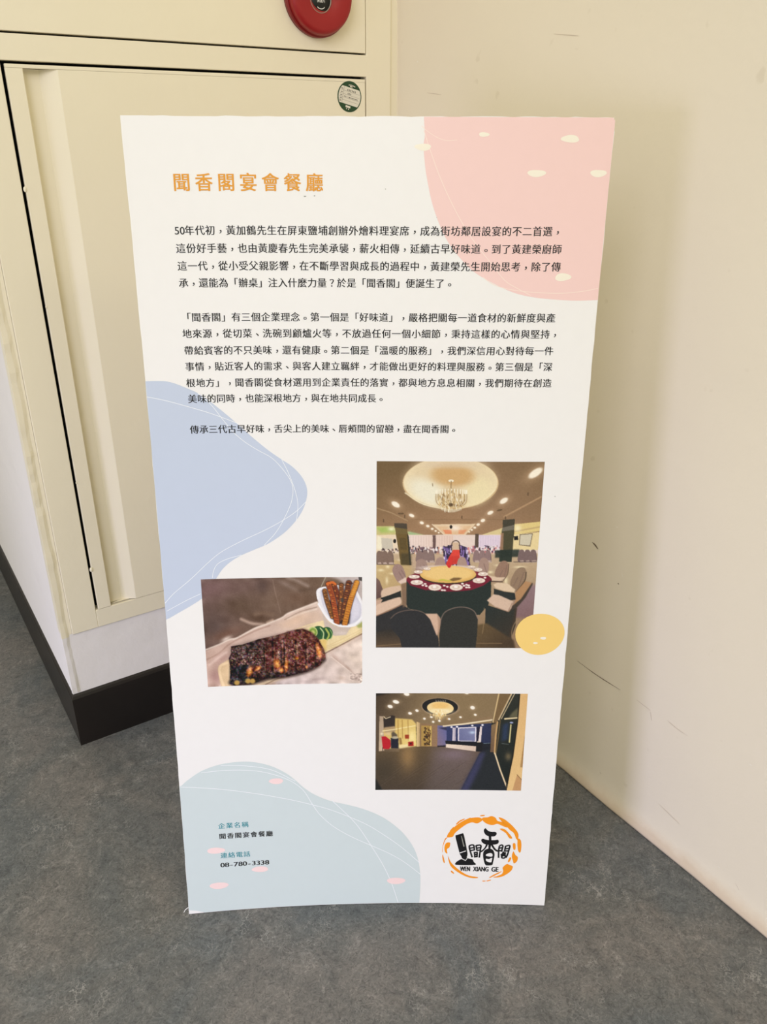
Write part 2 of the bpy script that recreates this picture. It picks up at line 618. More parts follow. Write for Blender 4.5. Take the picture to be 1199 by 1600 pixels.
TILT = math.radians(-13)
bm = bmesh.new()
ang = np.linspace(0, 2 * math.pi, 56, endpoint=False)
top = [bm.verts.new((STR * math.cos(a), -0.0004, STR * math.sin(a))) for a in ang]
bot = [bm.verts.new((STR * math.cos(a), 0.0, STR * math.sin(a))) for a in ang]
bm.faces.new(top)
for i in range(56):
    bm.faces.new((top[i], top[(i + 1) % 56], bot[(i + 1) % 56], bot[i]))
bmesh.ops.recalc_face_normals(bm, faces=bm.faces[:])
link('backing', bm, m_green, st)
bm = bmesh.new()
r2 = STR * 0.925
band = []
zb, zt_ = -0.0140, 0.0155
for a in np.linspace(math.asin(zt_ / r2), math.asin(zb / r2), 16):
    band.append((r2 * math.cos(a), r2 * math.sin(a)))
for a in np.linspace(math.asin(zb / r2), math.asin(zt_ / r2), 16):
    band.append((-r2 * math.cos(a), r2 * math.sin(a)))
disc_poly(bm, [rot(x, z, TILT) for x, z in band], -0.0006)
rs = random.Random(5)


def mark(x0, z0, x1, z1, mat):
    disc_poly(bm, [rot(x, z, TILT) for x, z in ((x0, z0), (x1, z0), (x1, z1), (x0, z1))], -0.0008, mat)


for z in (0.0080, 0.0020, -0.0035, -0.0080):
    mark(-0.0225, z - 0.00015, 0.0225, z + 0.00015, 2)
mark(-0.0150, -0.0135, -0.0146, 0.0150, 2)
for i in range(6):
    x = -0.0075 + i * 0.0034
    for k in range(3):
        mark(x + rs.uniform(0, 0.0004), 0.0092 + k * 0.0010, x + 0.0022, 0.0097 + k * 0.0010, 1)
    mark(x + 0.0009, 0.0090, x + 0.0013, 0.0125, 1)
for i in range(3):
    x = -0.0055 + i * 0.0030
    for k in range(2):
        mark(x, 0.0032 + k * 0.0013, x + 0.0020, 0.0038 + k * 0.0013, 1)
    mark(x + 0.0008, 0.0030, x + 0.0012, 0.0060, 1)
for i in range(12):
    x = -0.012 + i * 0.0027
    mark(x, -0.0022 + rs.uniform(-0.0004, 0.0004), x + rs.uniform(0.0008, 0.002), -0.0008, 1 if i % 3 else 2)
for z in (0.0105, 0.0045, -0.0010, -0.0060, -0.0105):
    mark(-0.0205, z - 0.0010, -0.0195, z + 0.0010, 1)
    mark(-0.0188, z - 0.0008, -0.0170, z + 0.0008, 2)
bmesh.ops.recalc_face_normals(bm, faces=bm.faces[:])
link('form_panel', bm, [m_paper, m_black, m_greyink], st)
bm = bmesh.new()
for i in range(8):
    x = -0.006 + i * 0.0019
    mark(x, 0.0195 - abs(i - 3.5) * 0.0003, x + 0.0013, 0.0212 - abs(i - 3.5) * 0.0003, 0)
mark(-0.0028, 0.0168, 0.0028, 0.0186, 0)
bmesh.ops.recalc_face_normals(bm, faces=bm.faces[:])
link('heading', bm, [m_paper], st)
bm = bmesh.new()
mark(-0.0055, -0.0195, 0.0055, -0.0160, 0)
mark(-0.0035, -0.0225, -0.0015, -0.0207, 0)
mark(0.0012, -0.0228, 0.0032, -0.0207, 0)
bmesh.ops.recalc_face_normals(bm, faces=bm.faces[:])
link('footer', bm, [m_paper], st)

# ------------------------------------------------------------------ the free-standing printed foam board
BW, BH, BT = 0.60669, 1.22861, 0.0052
B_BASE = Vector((0.50450, 0.80737, 0.0))
B_ANG = -0.61492
B_LEAN = 0.118 * 1.2
B_SIDE = 0.00047 * 1.2
WARP = [-0.01125, -0.02102, 0.02191, 0.00565, -0.01467, 0.00878, 0.0028, 0.00087, 0.01026, -0.01112, 0.00098, 0.00295, -0.00116, -0.00456, -0.00227, -0.00168]
E_ = Vector((math.cos(B_ANG), math.sin(B_ANG), 0))
N_ = Vector((math.sin(B_ANG), -math.cos(B_ANG), 0))
CZ = math.sqrt(1 - (0.118 / 1.02384) ** 2)


def sheet(xm, ym):
    """point of the gently warped board face; xm metres from the left edge, ym metres below the top edge"""
    u = xm / BW
    v = 1 - ym / BH
    s = 2 * u - 1
    d = 0.0
    k = 0
    for i in range(4):
        for j in range(4):
            d += WARP[k] * s ** i * v ** j
            k += 1
    return E_ * ((u - 0.5) * BW + B_SIDE * v) + N_ * (d * 1.2 - B_LEAN * v) + Vector((0, 0, BH * v * CZ))


def on_board(xm, ym, h=0.0):
    p0 = sheet(xm, ym)
    if h == 0.0:
        return p0
    a = sheet(xm + 1e-4, ym) - sheet(xm - 1e-4, ym)
    c = sheet(xm, ym - 1e-4) - sheet(xm, ym + 1e-4)
    return p0 + a.cross(c).normalized() * h


board = empty('display_board', B_BASE)
tag(board, 'tall white printed foam board about a restaurant standing tilted on the grey floor', 'sign')

m_sheet = flat_mat('white_print_sheet', (238, 236, 233), 0.42, 0.35)
m_foam = flat_mat('foam_edge', (240, 238, 232), 0.7, 0.2)
INK = {
    'pink': (240, 206, 200), 'blue': (194, 204, 222), 'green': (206, 217, 217), 'yellow': (243, 208, 124),
    'cream': (243, 236, 218), 'petal': (246, 218, 215), 'orange': (224, 154, 44), 'logo': (244, 152, 34),
    'black': (24, 24, 27), 'teal': (38, 140, 152), 'line': (240, 243, 246), 'pinkline': (247, 226, 214), 'spec': (150, 150, 140)}
M_INK = {k: flat_mat(k + '_print', c, 0.42, 0.35) for k, c in INK.items()}

# the panel itself
bm = bmesh.new()
NU, NV = 48, 72
rb = random.Random(4)
front, rear = [], []
for i in range(NU + 1):
    rf, rr = [], []
    for j in range(NV + 1):
        x, y = BW * i / NU, BH * j / NV
        xx, yy = x, y
        if i in (0, NU) and 0 < j < NV:
            xx += rb.uniform(-0.0004, 0.0003)
        if j == 0 and 0 < i < NU:
            yy += rb.uniform(-0.0004, 0.0008)
        if i == NU and j == 0:
            xx, yy = xx - 0.0028, yy + 0.0022
        rf.append(bm.verts.new(on_board(xx, yy)))
        rr.append(bm.verts.new(on_board(x, y, -BT)))
    front.append(rf)
    rear.append(rr)
for i in range(NU):
    for j in range(NV):
        bm.faces.new((front[i][j], front[i][j + 1], front[i + 1][j + 1], front[i + 1][j]))
        bm.faces.new((rear[i][j], rear[i + 1][j], rear[i + 1][j + 1], rear[i][j + 1]))
for f in bm.faces:
    f.smooth = True
rim = [(i, 0) for i in range(NU)] + [(NU, j) for j in range(NV)] + [(i, NV) for i in range(NU, 0, -1)] + [(0, j) for j in range(NV, 0, -1)]
for k in range(len(rim)):
    a, c = rim[k], rim[(k + 1) % len(rim)]
    f = bm.faces.new([bm.verts.new(q.co) for q in (front[a[0]][a[1]], front[c[0]][c[1]], rear[c[0]][c[1]], rear[a[0]][a[1]])])
    f.material_index = 1
bmesh.ops.recalc_face_normals(bm, faces=bm.faces[:])
zmin = min(v.co.z for v in bm.verts)
o = link('panel', bm, [m_sheet, m_foam], board)
board.location.z = -zmin + 0.0003

# cardboard prop folded out behind, on which it leans
bm = bmesh.new()
foot = []
for x in (BW / 2 - 0.002, BW / 2 + 0.002):
    a = on_board(x, 0.50, -BT - 0.0005)
    c = on_board(x, BH - 0.010, -BT - 0.0005)
    d = Vector((c.x, c.y, 0.001)) - N_ * 0.16 
    d2 = d + N_ * 0.05
    foot.append([bm.verts.new(q) for q in (a, c, d2, d)])
bm.faces.new(foot[0])
bm.faces.new(foot[1][::-1])
for i in range(4):
    bm.faces.new((foot[0][i], foot[0][(i + 1) % 4], foot[1][(i + 1) % 4], foot[1][i]))
bmesh.ops.recalc_face_normals(bm, faces=bm.faces[:])
o = link('back_prop', bm, m_foam, board)
o['label'] = 'folded prop behind the board'


def cut_to_sheet(bm):
    """slice a flat shape (mm) finely enough to follow the warped board"""
    xs = [v.co.x for v in bm.verts]
    ys = [v.co.y for v in bm.verts]
    for k in range(int(min(xs) / 15) + 1, int(max(xs) / 15) + 1):
        bmesh.ops.bisect_plane(bm, geom=bm.verts[:] + bm.edges[:] + bm.faces[:], plane_co=(k * 15, 0, 0), plane_no=(1, 0, 0))
    for k in range(int(min(ys) / 25) + 1, int(max(ys) / 25) + 1):
        bmesh.ops.bisect_plane(bm, geom=bm.verts[:] + bm.edges[:] + bm.faces[:], plane_co=(0, k * 25, 0), plane_no=(0, 1, 0))


def lay(bm, h):
    for v in bm.verts:
        v.co = on_board(v.co.x / 1000, v.co.y / 1000, h)
    bm.normal_update()
    for f in bm.faces:
        if f.normal.dot(N_) < 0:
            f.normal_flip()


class Ink:
    """collects flat shapes in board millimetres (x from left edge, y down from top) for one printed part"""

    def __init__(self):
        self.bm = bmesh.new()

    def put(self, pts, h, mat, cut=True):
        b = bmesh.new()
        P_ = []
        for q in pts:
            if not P_ or abs(q[0] - P_[-1][0]) + abs(q[1] - P_[-1][1]) > 1e-3:
                P_.append(q)
        b.faces.new([b.verts.new((x, y, 0)) for x, y in P_])
        bmesh.ops.triangulate(b, faces=b.faces[:])
        if cut:
            cut_to_sheet(b)
        lay(b, h)
        self.merge(b, mat)

    def merge(self, b, mat):
        for f in b.faces:
            f.material_index = mat
        t = bpy.data.meshes.new('t')
        b.to_mesh(t)
        b.free()
        self.bm.from_mesh(t)
        bpy.data.meshes.remove(t)

    def stroke(self, pts, w, h, mat, smooth=5, taper=False):
        P_ = catmull(pts, smooth) if smooth else pts
        n = len(P_)
        b = bmesh.new()
        A, B2 = [], []
        for i, q in enumerate(P_):
            q = np.array(q)
            t = np.array(P_[min(i + 1, n - 1)]) - np.array(P_[max(i - 1, 0)])
            t = t / (np.linalg.norm(t) + 1e-9)
            A.append(b.verts.new((q[0] - t[1] * w / 2, q[1] + t[0] * w / 2, 0)))
            B2.append(b.verts.new((q[0] + t[1] * w / 2, q[1] - t[0] * w / 2, 0)))
        for i in range(n - 1):
            b.faces.new((A[i], A[i + 1], B2[i + 1], B2[i]))
        lay(b, h)
        self.merge(b, mat)

    def oval(self, c, h, mat, wob=0.06, seed=0):
        x, y, a, b_ = c
        r = random.Random(seed)
        ph = r.uniform(0, 6)
        pts = []
        for t in np.linspace(0, 2 * math.pi, 40, endpoint=False):
            k = 1 + wob * math.sin(2 * t + ph) * 0.6 + wob * math.sin(3 * t + ph * 2)
            pts.append((x + a * k * math.cos(t), y + b_ * k * math.sin(t)))
        self.put(pts, h, mat)

    def text(self, v, f, h, mat):
        b = bmesh.new()
        vs = [b.verts.new((q[0], q[1], 0)) for q in v]
        for q in f:
            try:
                b.faces.new([vs[i] for i in q])
            except ValueError:
                pass
        lay(b, h)
        self.merge(b, mat)

    def done(self, name, mats, label=None):
        o = link(name, self.bm, mats, board)
        if label:
            o['label'] = label
        return o


pink=[(370.8, 2.5), (372.1, 21.3), (371.1, 32.8), (373.4, 56.3), (377.8, 78.1), (383.6, 100.3), (393.4, 124.9), (404.6, 145.6), (419.9, 164.5), (440.7, 183.7), (468.2, 198.7), (495.8, 210.3), (523.3, 216.0), (550.6, 218.6), (578.0, 220.0), (606.6, 219.3)]
pl1=[(371.1, 15.5), (376.6, 30.9), (390.3, 64.2), (406.4, 96.2), (424.9, 126.8), (443.6, 151.7), (462.4, 172.9), (481.4, 194.3), (500.0, 205.1), (516.3, 212.9)]
pl2=[(452.1, 190.1), (468.3, 200.0), (491.1, 206.0), (522.8, 209.4), (559.0, 210.3), (585.9, 207.8), (605.1, 204.3)]
pl3=[(368.1, 10.5), (374.1, 15.5), (386.9, 23.1), (399.7, 26.9), (412.3, 26.1)]
pdots=[(370.3, 34.4, 10.6, 3.9), (445.3, 19.9, 6.3, 2.7), (552.5, 24.5, 11.5, 4.2), (513.5, 64.1, 11.2, 4.3), (591.5, 64.0, 10.0, 4.4), (557.3, 189.9, 10.8, 4.8)]
blue=[(0.1, 326.6), (11.6, 326.4), (27.2, 327.2), (40.3, 330.9), (55.6, 337.6), (68.7, 344.1), (86.0, 357.2), (107.9, 376.3), (125.5, 393.1), (143.3, 410.1), (161.5, 426.1), (179.9, 439.7), (193.8, 449.6), (205.3, 462.1), (212.2, 474.6), (214.8, 487.2), (212.7, 501.2), (206.3, 517.8), (194.9, 534.5), (178.5, 551.3), (156.0, 566.8), (136.1, 575.7), (116.1, 584.5), (101.0, 593.5), (88.1, 605.1), (78.8, 618.3), (72.0, 630.2), (63.9, 642.7), (52.9, 653.2), (38.0, 662.9), (20.1, 673.1), (1.5, 683.7)]
bl=[[(-0.2, 347.8), (25.0, 353.7), (53.8, 362.5), (80.6, 371.2), (103.1, 379.8), (123.4, 388.3)], [(68.7, 344.1), (85.8, 360.7), (98.5, 378.5), (113.6, 399.0), (129.1, 413.6), (147.3, 426.0), (165.8, 437.1), (179.4, 452.0), (190.8, 469.5), (194.4, 484.6), (190.9, 504.9), (179.2, 530.5), (166.4, 551.2), (149.8, 569.3)], [(179.9, 439.7), (188.7, 459.5), (196.4, 482.1), (200.6, 502.4), (200.2, 517.8), (197.4, 533.2)], [(212.7, 502.5), (199.0, 516.5), (179.2, 530.5), (151.9, 545.8), (117.2, 562.2), (87.2, 578.5), (66.7, 595.2), (40.9, 619.6), (15.0, 641.4), (0.5, 657.0)], [(116.1, 584.0), (96.3, 589.4), (81.3, 596.9), (74.6, 607.4), (72.1, 619.4)], [(53.5, 643.9), (31.2, 654.4), (2.0, 670.0)]]
green=[(1.7, 977.4), (14.0, 966.1), (35.5, 951.5), (60.1, 942.3), (84.4, 938.5), (108.6, 938.2), (129.3, 942.1), (150.0, 950.0), (170.6, 963.3), (184.4, 976.2), (198.2, 991.4), (215.7, 1005.5), (240.5, 1018.1), (269.2, 1026.5), (298.0, 1036.5), (327.0, 1052.0), (352.7, 1074.0), (371.4, 1098.3), (384.8, 1127.3), (391.1, 1161.2), (392.5, 1193.2), (391.4, 1228.4)]
gl=[[(1.6, 978.2), (30.3, 981.9), (75.0, 989.3), (127.1, 1000.8), (176.3, 1013.7), (211.8, 1024.9), (240.3, 1035.2), (276.3, 1052.5), (305.3, 1069.1), (334.6, 1091.4), (360.6, 1113.8), (390.0, 1144.0)], [(35.3, 954.3), (76.8, 952.3), (121.8, 956.1), (156.5, 966.8), (180.7, 980.3), (198.0, 997.7), (211.8, 1024.9), (225.7, 1047.6), (247.1, 1070.0), (276.1, 1090.4), (307.6, 1107.9), (338.6, 1124.8), (364.7, 1143.0), (393.1, 1168.9)], [(66.9, 942.7), (104.8, 945.8), (146.3, 955.2), (184.3, 978.3)], [(243.4, 1017.3), (269.1, 1046.7), (287.1, 1071.0), (307.6, 1107.9), (327.7, 1147.1), (343.0, 1186.0), (354.8, 1226.8)]]
gdots=[(153.7, 977.1, 11.6, 5.4), (50.8, 1105.2, 14.3, 6.1), (121.6, 1148.3, 13.8, 5.7), (52.3, 1175.9, 15.2, 6.7), (350.8, 1181.5, 15.3, 6.9)]
yel=[(564.5, 714.9, 37.3, 35.2)]
yd=[(570.2, 721.5, 4.7, 2.3), (558.7, 729.7, 3.6, 1.7)]
title=[(57.0, 63.6), (77.5, 87.5), (244.3, 66.4), (243.8, 89.6)]
L1=[(54.4, 133.8), (70.9, 133.2), (540.2, 134.0), (532.7, 128.5), (533.6, 139.1)]
co=[(56.9, 1056.2), (105.7, 1058.9), (62.1, 1051.5), (61.4, 1064.2), (57.2, 1077.6), (145.8, 1078.6), (138.8, 1073.0), (138.4, 1083.9), (57.5, 1114.9), (106.2, 1117.1), (56.5, 1134.1), (137.0, 1135.6), (133.9, 1130.5), (133.5, 1140.7)]
logo_text=[(459.3, 1156.0), (524.0, 1154.8), (459.1, 1151.2), (459.5, 1161.2)]
chef=[(449.0, 1089.6), (451.9, 1087.2), (459.6, 1084.2), (462.4, 1085.3), (466.2, 1101.8), (470.5, 1124.5), (469.8, 1131.7), (471.4, 1134.3), (479.4, 1136.4), (481.6, 1141.2), (484.1, 1147.8), (453.1, 1148.2), (451.4, 1143.4), (455.7, 1139.1), (461.5, 1134.5), (457.7, 1125.9), (456.6, 1122.3), (452.5, 1105.6)]
chefb1=[(457.1, 1122.9), (467.3, 1118.5), (467.9, 1120.0), (457.4, 1124.4)]
chefb2=[(461.0, 1134.0), (467.6, 1138.4), (470.8, 1132.3), (471.4, 1133.5), (467.9, 1139.6), (460.7, 1135.7)]
chefhl=[(458.3, 1088.9), (459.3, 1088.9), (465.0, 1110.2), (463.1, 1110.8)]
xi1=[(498.3, 1073.0), (500.9, 1075.9), (504.4, 1078.8), (509.4, 1080.1), (514.3, 1080.0), (517.3, 1082.0), (517.0, 1086.2), (513.8, 1089.0), (508.9, 1089.3), (503.9, 1088.8), (499.9, 1086.5), (497.0, 1082.4), (496.0, 1076.6)]
xi2=[(495.4, 1094.3), (499.4, 1095.6), (505.3, 1096.7), (515.1, 1096.5), (520.0, 1095.6), (521.9, 1098.5), (521.3, 1102.6), (517.5, 1105.1), (509.7, 1106.1), (501.8, 1106.0), (495.8, 1103.2), (492.6, 1098.5), (493.0, 1095.5)]
xist=[(504.4, 1088.2), (508.8, 1088.1), (509.5, 1097.6), (509.5, 1105.9), (507.9, 1105.9), (508.4, 1115.4), (505.2, 1115.5), (504.8, 1106.0), (505.3, 1097.6)]
xil=[(500.8, 1106.0), (503.6, 1107.2), (500.2, 1114.4), (494.6, 1121.1), (490.7, 1121.7), (490.6, 1119.1), (494.4, 1117.5), (498.6, 1112.0)]
xir=[(509.2, 1106.5), (512.1, 1105.8), (515.9, 1112.3), (520.0, 1116.4), (523.5, 1116.9), (523.7, 1119.9), (518.7, 1119.4), (514.1, 1115.3)]
xio=[(506.1, 1114.0), (510.6, 1114.8), (514.3, 1118.9), (516.1, 1126.0), (515.5, 1134.4), (514.4, 1141.7), (513.2, 1147.2), (506.8, 1148.5), (501.8, 1147.4), (498.9, 1139.6), (497.0, 1130.0), (497.1, 1121.6), (500.3, 1116.2)]
xih1=[(501.8, 1126.3), (506.6, 1123.2), (510.5, 1123.1), (512.6, 1125.5), (512.3, 1129.7), (506.9, 1129.8), (502.4, 1128.7)]
xih2=[(502.2, 1134.7), (507.1, 1135.2), (512.0, 1132.7), (512.2, 1136.9), (511.2, 1141.5), (506.4, 1141.3), (502.8, 1138.9)]
men1=[[(473.8, 1107.7), (473.0, 1111.3), (475.3, 1120.8), (478.8, 1132.2)], [(473.4, 1108.9), (476.2, 1107.1), (480.2, 1107.6), (481.4, 1113.5), (482.1, 1118.3)], [(474.5, 1113.6), (480.4, 1112.4)], [(475.7, 1118.4), (481.6, 1117.1)], [(484.1, 1107.5), (485.4, 1113.5), (486.1, 1118.2)], [(484.2, 1108.1), (492.0, 1107.4), (491.9, 1115.7), (491.3, 1124.1), (490.7, 1132.6)], [(485.4, 1113.5), (491.2, 1112.2)], [(485.6, 1118.2), (491.0, 1117.0)], [(480.8, 1122.5), (487.7, 1121.8)], [(482.3, 1123.1), (483.2, 1130.9)], [(486.8, 1122.4), (486.6, 1131.4)], [(483.0, 1126.7), (486.9, 1126.0)], [(481.7, 1131.5), (488.1, 1130.2)]]
men2=[[(523.6, 1107.9), (522.7, 1115.1), (522.8, 1122.3), (523.3, 1132.5)], [(523.6, 1107.9), (527.4, 1106.1), (529.3, 1108.4), (528.7, 1112.6), (527.6, 1119.8)], [(523.8, 1112.7), (528.5, 1111.4)], [(523.6, 1118.1), (528.0, 1117.4)], [(533.9, 1107.7), (533.2, 1113.7), (532.5, 1119.7)], [(533.9, 1108.3), (540.7, 1106.9), (539.7, 1115.9), (538.2, 1124.3), (535.7, 1132.1)], [(533.7, 1113.7), (539.6, 1112.9)], [(533.0, 1118.4), (538.8, 1117.7)], [(531.1, 1119.7), (528.9, 1124.5), (526.5, 1126.4)], [(529.7, 1122.7), (534.6, 1122.0), (531.4, 1125.7), (527.1, 1129.4)], [(530.8, 1124.5), (535.4, 1126.8)], [(529.0, 1128.1), (534.0, 1128.0), (533.7, 1132.2), (528.8, 1132.3), (529.0, 1128.1)]]
ring=[(495.2, 1116.1), (492.2, 1048.5), (559.3, 1105.9), (498.1, 1180.4), (427.8, 1114.4)]
rings=[[(434.7, 1091.7), (437.8, 1082.5), (447.5, 1070.2), (459.0, 1060.0), (470.5, 1053.8), (483.9, 1051.6), (490.7, 1053.5), (492.6, 1057.5), (484.4, 1063.7), (475.9, 1061.8), (467.6, 1065.0), (457.8, 1073.2), (448.0, 1083.5), (444.9, 1090.6), (440.7, 1092.1)], [(492.3, 1052.5), (500.7, 1051.4), (507.3, 1048.8), (514.2, 1052.1), (517.8, 1058.1), (528.1, 1060.9), (536.7, 1065.8), (535.3, 1070.9), (528.5, 1069.0), (518.1, 1064.1), (511.5, 1066.3), (503.0, 1065.4), (494.3, 1059.5)], [(519.1, 1051.0), (527.7, 1053.9), (538.3, 1062.7), (547.2, 1072.6), (553.8, 1083.6), (553.6, 1095.8), (550.0, 1091.8), (546.1, 1081.8), (539.0, 1075.8), (533.5, 1068.9), (524.6, 1059.0)], [(522.0, 1074.2), (529.6, 1074.0), (537.6, 1082.0), (544.1, 1092.0), (539.0, 1092.1), (532.6, 1082.1)], [(553.5, 1093.8), (557.8, 1094.7), (560.2, 1105.9), (559.3, 1120.3), (555.8, 1118.3), (553.4, 1106.1)], [(545.6, 1103.2), (549.8, 1103.1), (550.5, 1114.3), (547.1, 1114.4)], [(547.3, 1118.5), (551.1, 1125.7), (555.7, 1130.7), (554.4, 1139.0), (549.6, 1143.3), (547.5, 1137.2), (545.3, 1128.9)], [(542.0, 1131.1), (544.7, 1133.1), (541.7, 1140.4), (539.1, 1139.9)], [(537.6, 1144.7), (542.9, 1146.6), (548.2, 1149.6), (546.1, 1158.0), (538.8, 1165.6), (530.5, 1171.1), (521.9, 1173.0), (520.1, 1171.4), (530.2, 1165.8), (532.4, 1158.4), (531.2, 1152.2)], [(509.8, 1172.7), (518.1, 1166.2), (529.9, 1159.6), (526.6, 1163.8), (516.6, 1170.4), (510.8, 1174.1)], [(515.9, 1172.5), (521.0, 1170.9), (520.2, 1173.1)], [(433.4, 1104.1), (440.5, 1103.0), (439.6, 1112.3), (435.5, 1116.4), (436.6, 1124.7), (433.1, 1122.7), (431.2, 1114.4)], [(435.6, 1092.8), (432.4, 1097.9), (428.6, 1112.3), (428.5, 1122.7), (427.5, 1118.6), (429.2, 1104.1), (432.2, 1093.8)], [(437.6, 1129.9), (442.3, 1141.3), (450.4, 1151.7), (462.9, 1163.1), (475.2, 1170.2), (490.0, 1173.1), (487.5, 1175.3), (475.4, 1174.0), (461.3, 1167.3), (447.1, 1155.9), (440.7, 1145.5)], [(428.7, 1126.8), (430.9, 1134.1), (432.9, 1143.5), (430.9, 1143.5), (428.3, 1133.1)], [(443.8, 1160.1), (447.3, 1162.2), (449.5, 1166.4), (447.4, 1166.0), (444.2, 1163.3)], [(488.7, 1047.5), (495.4, 1046.8), (495.5, 1048.8), (489.7, 1049.5)], [(449.1, 1065.2), (453.9, 1059.1), (461.3, 1054.9), (463.0, 1055.9), (455.7, 1061.1), (450.8, 1066.2)], [(466.4, 1055.9), (472.2, 1052.4), (472.5, 1053.6), (467.3, 1057.5)], [(437.9, 1084.6), (440.2, 1077.4), (445.9, 1070.3), (444.3, 1075.3), (440.4, 1083.5)], [(498.1, 1180.4), (503.3, 1180.2), (502.5, 1181.7), (499.0, 1181.8)], [(505.0, 1180.2), (511.0, 1177.9), (512.7, 1179.0), (506.8, 1181.4)]]
corner=[(0.5, 1221.2), (13.3, 1222.8), (26.0, 1227.4), (13.0, 1229.0), (1.8, 1230.4)]
specks=[(324.0, 83.2), (389.7, 116.6), (221.7, 92.2), (233.8, 91.6), (570.9, 493.9)]
W=606.6868438838541
H=1228.6068441577452
# pink patch at the top right
k = Ink()
k.put([(pink[0][0], 0.3)] + catmull(pink, 6) + [(606.4, 219.3), (606.4, 4.0), (603.5, 0.4)], 0.00010, 0)
for l in (pl1, pl2):
    k.stroke(l, 0.8, 0.00020, 1)
k.stroke(pl3, 0.6, 0.00020, 1)
for i, c in enumerate(pdots):
    k.oval(c, 0.00022, 2, 0.07, i)
k.done('pink_patch', [M_INK['pink'], M_INK['pinkline'], M_INK['cream']], 'pale pink rounded patch with cream dots')
# blue patch on the left
k = Ink()
k.put([(0.2, blue[0][1])] + catmull(blue, 6)[1:-1] + [(0.2, blue[-1][1])], 0.00010, 0)
for l in bl:
    k.stroke([(max(0.3, x), y) for x, y in l], 0.75, 0.00020, 1)
k.done('blue_patch', [M_INK['blue'], M_INK['line']], 'pale blue wavy patch with thin white lines')
# green patch at the foot
k = Ink()
k.put([(0.2, green[0][1])] + catmull(green, 6)[1:-1] + [(391.4, 1228.2), (26.0, 1228.2), (13.0, 1223.4), (0.2, 1220.8)], 0.00010, 0)
for l in gl:
    k.stroke(l, 0.95, 0.00020, 1)
for i, c in enumerate(gdots):
    k.oval(c, 0.00022, 2, 0.04, i)
k.done('green_patch', [M_INK['green'], M_INK['line'], M_INK['petal']], 'pale grey green rounded patch with pink petals')

# ---- lettering, set one character per cell like the printed sheet
GLYPHS = {}


def glyph(ch):
    if ch not in GLYPHS:
        GLYPHS[ch] = text_mesh(ch)
    return GLYPHS[ch]


def put_char(k, ch, xc, yc, em, mat, heavy=0.012, vert=0.0, h=0.00030, wide=1.0):
    v, f = glyph(ch)
    cx_ = (v[:, 0].min() + v[:, 0].max()) / 2
    if ch in '，。、':
        mid, cy_ = cx_, (v[:, 1].min() + v[:, 1].max()) / 2 + 0.10
    elif ch in '「」':
        mid, cy_ = 0.5, 0.34
    elif ord(ch) > 255 and ch != '？':
        mid, cy_ = 0.5, 0.34
    else:
        mid, cy_ = cx_, 0.34
    shifts = [(-heavy, -vert), (heavy, vert), (0, 0)] + ([(-heavy, vert), (heavy, -vert)] if vert else [])
    for n_, (dx, dy) in enumerate(shifts):
        out = np.stack([xc + (v[:, 0] - mid + dx) * em * wide, yc - (v[:, 1] - cy_ + dy) * em], 1)
        k.text(out, f, h + n_ * 0.00002, mat)


def put_cells(k, body, c0, c1, yc, em, mat, heavy=0.012, vert=0.0, wide=1.0):
    """c0, c1: centres of the first and last character cells"""
    n = len(body)
    for i, ch in enumerate(body):
        put_char(k, ch, c0 + (c1 - c0) * i / max(1, n - 1), yc, em, mat, heavy, vert, 0.00030, wide)


EM = 12.7
PARAGRAPHS = [
    [('年代初，黃加鶴先生在屏東鹽埔創辦外燴料理宴席，成為街坊鄰居設宴的不二首選，', 72.7, 546.0, 133.6),
     ('這份好手藝，也由黃慶春先生完美承襲，薪火相傳，延續古早好味道。到了黃建榮廚師', 60.1, 546.7, 155.5),
     ('這一代，從小受父親影響，在不斷學習與成長的過程中，黃建榮先生開始思考，除了傳', 60.3, 547.2, 177.4),
     ('承，還能為「辦桌」注入什麼力量？於是「聞香閣」便誕生了。', 60.3, 409.2, 198.8)],
    [('「聞香閣」有三個企業理念。第一個是「好味道」，嚴格把關每一道食材的新鮮度與產', 60.5, 545.6, 242.9),
     ('地來源，從切菜、洗碗到顧爐火等，不放過任何一個小細節，秉持這樣的心情與堅持，', 60.1, 552.9, 264.3),
     ('帶給賓客的不只美味，還有健康。第二個是「溫暖的服務」，我們深信用心對待每一件', 60.8, 546.3, 286.6),
     ('事情，貼近客人的需求、與客人建立羈絆，才能做出更好的料理與服務。第三個是「深', 60.6, 546.6, 308.2),
     ('根地方」，聞香閣從食材選用到企業責任的落實，都與地方息息相關，我們期待在創造', 60.2, 547.2, 330.4),
     ('美味的同時，也能深根地方，與在地共同成長。', 61.0, 319.8, 352.3)],
    [('傳承三代古早好味，舌尖上的美味、唇頰間的留戀，盡在聞香閣。', 60.7, 421.6, 395.4)]]
k = Ink()
put_cells(k, '聞香閣宴會餐廳', 67.2, 234.1, 76.6, 22.6, 0, 0.016, 0.008)
k.done('title_lettering', [M_INK['orange']], 'orange heading lettering')
for rows_, where in zip(PARAGRAPHS, ('upper block of four lines', 'middle block of six lines', 'single line at the bottom')):
    k = Ink()
    for body, c0, c1, yc in rows_:
        put_cells(k, body, c0, c1, yc, EM, 0, 0.015)
    if where.startswith('upper'):
        put_char(k, '5', 56.9, 133.6, 13.4, 0, 0.010)
        put_char(k, '0', 63.7, 133.6, 13.4, 0, 0.010)
    k.done('paragraph', [M_INK['black']], 'black printed paragraph, ' + where)
k = Ink()
put_cells(k, '企業名稱', 62.4, 100.4, 1058.0, 11.6, 0, 0.012)
put_cells(k, '聞香閣宴會餐廳', 62.9, 139.4, 1078.2, 11.6, 1, 0.018, 0.006)
k.done('company_lettering', [M_INK['teal'], M_INK['black']], 'teal and black lettering naming the company')
k = Ink()
